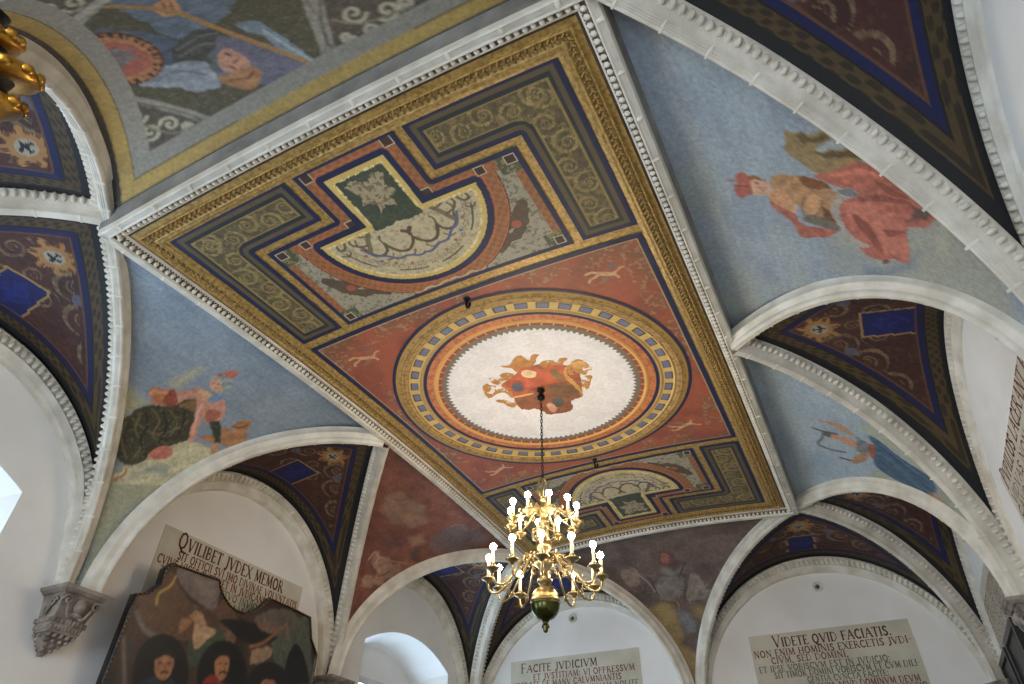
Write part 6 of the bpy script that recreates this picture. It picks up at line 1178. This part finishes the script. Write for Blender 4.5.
# ------------------------------------------------------------------ black picture frames on the right wall
def picture(label, y0, y1, z0, z1):
    xo = XW[1]; e = empty('picture_frame', (xo, (y0+y1)/2, z0), label, 'picture frame', 'black framed pictures on the right wall'); w_ = .035
    m_ = MB()
    for (a0, a1, b0, b1) in ((y0, y0+w_, z0, z1), (y1-w_, y1, z0, z1), (y0+w_, y1-w_, z0, z0+w_), (y0+w_, y1-w_, z1-w_, z1)): m_.box((xo-.045, a0, b0), (xo-.003, a1, b1))
    m_.build('frame', 'black', e, smooth=False)
    m_ = MB(); m_.box((xo-.030, y0+w_, z0+w_), (xo-.006, y1-w_, z1-w_)); m_.build('print', 'print', e, smooth=False)
picture('black picture frame at the right edge, the taller and nearer of two', 1.69, 2.20, -1.75, -.905)
picture('black picture frame on the right wall, smaller and lower one', 2.29, 2.72, -1.65, -.915)

# ------------------------------------------------------------------ small round vents high on the far wall
def vent(label, x, z):
    c = np.array([x, YW, z]); e = empty('round_vent', tuple(c), label, 'vent', 'round vents of the far wall')
    def disc(m_, rs):   # (radius, distance from wall)
        a = np.arange(20)*2*math.pi/20; m_.grid(np.array([[(x+r*math.cos(t), YW-o, z+r*math.sin(t)) for t in a] for r, o in rs]), close=True)
    m_ = MB(); disc(m_, [(.038, 0), (.038, .008), (.032, .012), (.025, .010), (.020, .003)]); m_.build('rim', 'stucco', e)
    m_ = MB(); disc(m_, [(.025, .003), (.012, .004), (.0005, .004)]); m_.build('grille', 'cove', e)
    m_ = MB(); disc(m_, [(.009, .004), (.009, .009), (.0005, .010)]); m_.build('knob', 'black', e)
vent('small round vent above the VIDETE inscription', 1.02, -.245)
vent('small round vent above the FACITE inscription beside the chandelier', -1.03, -.225)

# ------------------------------------------------------------------ small iron hooks in the red field
def hook(label, x, y):
    z = float(zdome(x, y)); P = [(x, y, z+.01), (x, y, z-.03)]+[(x+.018*(1-math.cos(t))*.5, y+.0, z-.045-.02*math.sin(t)) for t in np.linspace(0, math.pi*1.1, 9)]
    m_ = MB(); m_.tube(P, .0065, 7); m_.lathe([(.018, z-.003), (.016, z-.010), (.001, z-.012)], (x, y, 0), 10)
    tag(m_.build('iron_hook', 'iron'), label, 'hook', 'iron hooks in the ceiling')
hook('small black iron hook in the upper left rim of the medallion ring', *HOOKS[0]); hook('small black hook in the red field at the lower edge, right of the chandelier chain', *HOOKS[1])

# ------------------------------------------------------------------ chandelier
def build_chandelier():
    e = empty('brass_chandelier', (0, 0, -1.19), 'brass chandelier of two tiers with lit candle bulbs and a green-brown globe', 'chandelier')
    zt = float(zdome(0, 0))-.015
    m_ = MB(); m_.lathe([(.001, zt+.005), (.020, zt), (.022, zt-.012), (.010, zt-.022), (.014, zt-.035), (.024, zt-.05), (.020, zt-.066), (.006, zt-.075), (.001, zt-.078)], n=16); m_.build('ceiling_cup', 'iron', e)
    m_ = MB(); z = zt-.075; k = 0
    while z > -.44:
        t = np.linspace(0, 2*math.pi, 13); a = (math.cos(k*math.pi/2), math.sin(k*math.pi/2))
        m_.tube([(.0062*math.cos(u)*a[0], .0062*math.cos(u)*a[1], z-.012+.0135*math.sin(u)) for u in t], .0022, 5, False); z -= .0205; k += 1
    ch = m_.build('chain', 'iron', e); ch['label'] = 'black iron chain'
    # openwork top, turned stem, globe
    m_ = MB()
    for k in range(6):
        a = k*math.pi/3; u = np.linspace(0, 1, 20); r = .005+.026*np.sin(u*math.pi)**.7
        m_.tube([(r_*math.cos(a), r_*math.sin(a), -.44-.105*u_) for u_, r_ in zip(u, r)], .0032, 6)
    m_.lathe([(.001, -.435), (.008, -.44), (.004, -.45), (.004, -.55)], n=10); m_.build('openwork_top', 'brass', e)
    st = [(.004, -.54), (.016, -.548), (.022, -.556), (.012, -.566), (.010, -.58), (.020, -.592), (.034, -.606), (.036, -.62), (.022, -.634), (.012, -.644), (.012, -.66), (.026, -.672), (.030, -.684), (.016, -.70), (.013, -.73),
          (.018, -.75), (.034, -.77), (.040, -.79), (.034, -.81), (.018, -.83), (.015, -.85), (.030, -.862), (.044, -.872), (.046, -.884), (.030, -.90), (.020, -.915), (.018, -.94), (.034, -.955), (.036, -.965), (.024, -.978), (.018, -.985)]
    m_ = MB(); m_.lathe(st, n=24); m_.build('stem', 'brass', e)
    ball = [(.016, -.98), (.024, -.988)]+[(.064*math.sin(t)**.9, -1.052+.066*math.cos(t)) for t in np.linspace(.42, 1.5, 10)]+[(.067, -1.05), (.067, -1.058), (.063, -1.062)]
    m_ = MB(); m_.lathe(ball, n=32); m_.build('upper_globe', 'brass', e)
    low = [(.063, -1.062)]+[(.062*math.cos(t)**.85+.004, -1.062-.072*math.sin(t)) for t in np.linspace(.05, 1.36, 12)]+[(.016, -1.14), (.010, -1.148), (.016, -1.156), (.018, -1.164), (.010, -1.172), (.012, -1.178), (.006, -1.186), (.001, -1.188)]
    m_ = MB(); m_.lathe(low, n=32); gl = m_.build('lower_globe', 'brass_dark', e); gl['label'] = 'dark green-brown lower half of the globe'
    def tier(n, off, R, zc, zh, big):
        """zc: height of the bulbs, zh: height of the hub"""
        first = None; parts = []
        hub = W(0, 0, 0)
        x0 = .030; a_ = MB(); u = np.linspace(0, 1, 26); drop = .060 if big else .035; zp = zc-(.108 if big else .088)
        # S-shaped arm: leaves the hub, dips, sweeps up under the drip pan
        px = [x0, x0+.25*(R-x0), x0+.55*(R-x0), x0+.85*(R-x0), R, R+.004]; pz = [zh, zh+.030, zh-drop*.55, zh-drop, zp-.022, zp]
        if big: px = [x0, x0+.18*(R-x0), x0+.42*(R-x0), x0+.70*(R-x0), x0+.93*(R-x0), R, R]; pz = [zh, zh+.045, zh-.01, zp-.055, zp-.062, zp-.030, zp]
        tt = np.linspace(0, 1, len(px)); xs = np.interp(u, tt, px); zs = np.interp(u, tt, pz)
        for _ in range(3): xs[1:-1] = (xs[:-2]+xs[1:-1]*2+xs[2:])/4; zs[1:-1] = (zs[:-2]+zs[1:-1]*2+zs[2:])/4
        a_.tube(np.c_[xs, np.zeros(26), zs], .0052 if big else .0042, 7)
        for cx, cz, r0, hd in (((x0+.33*(R-x0)), zh+.000, .024 if big else .016, 1), (x0+.66*(R-x0), zp-.034 if big else zh-.010, .022 if big else .014, -1)):
            t = np.linspace(0, 2.3*math.pi, 22); r = r0*(1-t/(3*math.pi)); a_.tube([(cx+r_*math.cos(hd*t_+1.2), 0, cz+r_*math.sin(hd*t_+1.2)) for t_, r_ in zip(t, r)], .0030, 6)
        for fx in (.25, .5, .75): i = int(fx*25); a_.bumps([(xs[i], 0, zs[i])], np.array([1., 0, 0]), np.array([0, 1., 0]), np.array([0, 0, 1.]), .006, .008, .012, 6, 2)
        arm = a_.build('arm', 'brass', e, local=True)
        p = MB(); p.lathe([(.001, -.016), (.008, -.014), (.010, -.006), (.028, .002), (.033, .008), (.031, .010), (.024, .006), (.010, .006), (.009, .020), (.012, .024), (.010, .030), (.0075, .030)], (R, 0, zp), 16); pan = p.build('drip_pan', 'brass', arm, local=True)
        c = MB(); hc = .055 if big else .040; c.lathe([(.0075, .026), (.0075, .03+hc), (.005, .032+hc), (.001, .033+hc)], (R, 0, zp), 10); can = c.build('candle_sleeve', 'candle', arm, local=True)
        bz = .033+hc; g = MB(); g.lathe([(.004, bz-.002), (.0065, bz+.004)]+[(.0150*math.sin(t), bz+.019-.016*math.cos(t)) for t in np.linspace(.6, 2.9, 8)]+[(.0006, bz+.036)], (R, 0, zp), 12); bulb = g.build('bulb', 'bulb', arm, local=True)
        base_loc = Vector((0, 0, H-e.location.z))
        for o in (pan, can, bulb): o.matrix_parent_inverse = Matrix.Identity(4)
        for k in range(n):
            ang = math.radians(off+360*k/n)
            if k == 0: A = arm; kids = (pan, can, bulb)
            else:
                A = arm.copy(); COL.objects.link(A); kids = []
                for o in (pan, can, bulb): q = o.copy(); COL.objects.link(q); q.parent = A; kids.append(q)
            A.parent = e; A.matrix_parent_inverse = Matrix.Identity(4); A.location = base_loc; A.rotation_euler = (0, 0, ang)
    tier(12, -8, .262, -.845, -.885, True)
    tier(10, 16, .165, -.605, -.632, False)
    m_ = MB(); 
    for k in range(8): a = k*math.pi/4; m_.tube([(.02*math.cos(a), .02*math.sin(a), -.70), (.055*math.cos(a), .055*math.sin(a), -.72), (.06*math.cos(a), .06*math.sin(a), -.755), (.03*math.cos(a), .03*math.sin(a), -.775)], .0035, 6)
    for k in range(8): a = k*math.pi/4+.2; m_.tube([(.03*math.cos(a), .03*math.sin(a), -.875), (.10*math.cos(a), .10*math.sin(a), -.85), (.115*math.cos(a), .115*math.sin(a), -.885), (.08*math.cos(a), .08*math.sin(a), -.905), (.07*math.cos(a), .07*math.sin(a), -.885)], .0042, 6)
    m_.build('scroll_ornament', 'brass', e)
build_chandelier()
for zz, en in ((-.60, 22), (-.84, 34)):   # the light the lit bulbs of each tier give
    pass

# ------------------------------------------------------------------ gilded turned bracket slanting in at the left edge (only its side shows)
def gilded():
    c = np.array(GILD); ax_ = unit(np.array(GAX)); u = unit(np.cross(ax_, [0, 0, 1.])); v = np.cross(ax_, u); n = 24
    e = empty('gilded_bracket', tuple(c-ax_*.4), 'dark turned bracket with gilded leaf collars cut off by the upper left edge', 'bracket')
    def lt(rz, name, mat):
        a = np.arange(n)*2*math.pi/n; P = np.stack([c+ax_*z+r*(u*np.cos(t)+v*np.sin(t)) for r, z in rz for t in a]).reshape(len(rz), n, 3)
        m_ = MB(); m_.grid(P, close=True); return m_.build(name, mat, e)
    lt([(.001, .10), (.012, .10), (.03, .09), (.045, .075), (.03, .06), (.026, .045)], 'tip', 'iron')
    lt([(.026, .05), (.040, .052), (.052, .046), (.060, .036), (.056, .028), (.040, .026)], 'upper_collar', 'oldgold'); lt([(.040, .026), (.034, .012), (.038, .0)], 'neck', 'iron')
    lt([(.038, .004), (.060, .006), (.076, .000), (.084, -.010), (.082, -.022), (.070, -.026), (.050, -.024)], 'middle_collar', 'oldgold'); lt([(.05, -.024), (.040, -.036), (.044, -.052)], 'bowl', 'iron')
    lt([(.044, -.05), (.058, -.052), (.064, -.060), (.060, -.070), (.045, -.074), (.030, -.085), (.020, -.10), (.018, -.4), (.001, -.4)], 'lower_collar', 'oldgold')
    m_ = MB()
    for r, z in ((.058, .042), (.083, -.012), (.062, -.060)):
        a = (np.arange(14)*2*math.pi/14)[:, None]; O = np.cos(a)*u+np.sin(a)*v; T = -np.sin(a)*u+np.cos(a)*v; m_.bumps(c+ax_*z+O*r, T, ax_, O, .012, .009, .008, 6, 2)
    m_.build('leaf_relief', 'oldgold', e)['kind'] = 'stuff'
gilded()
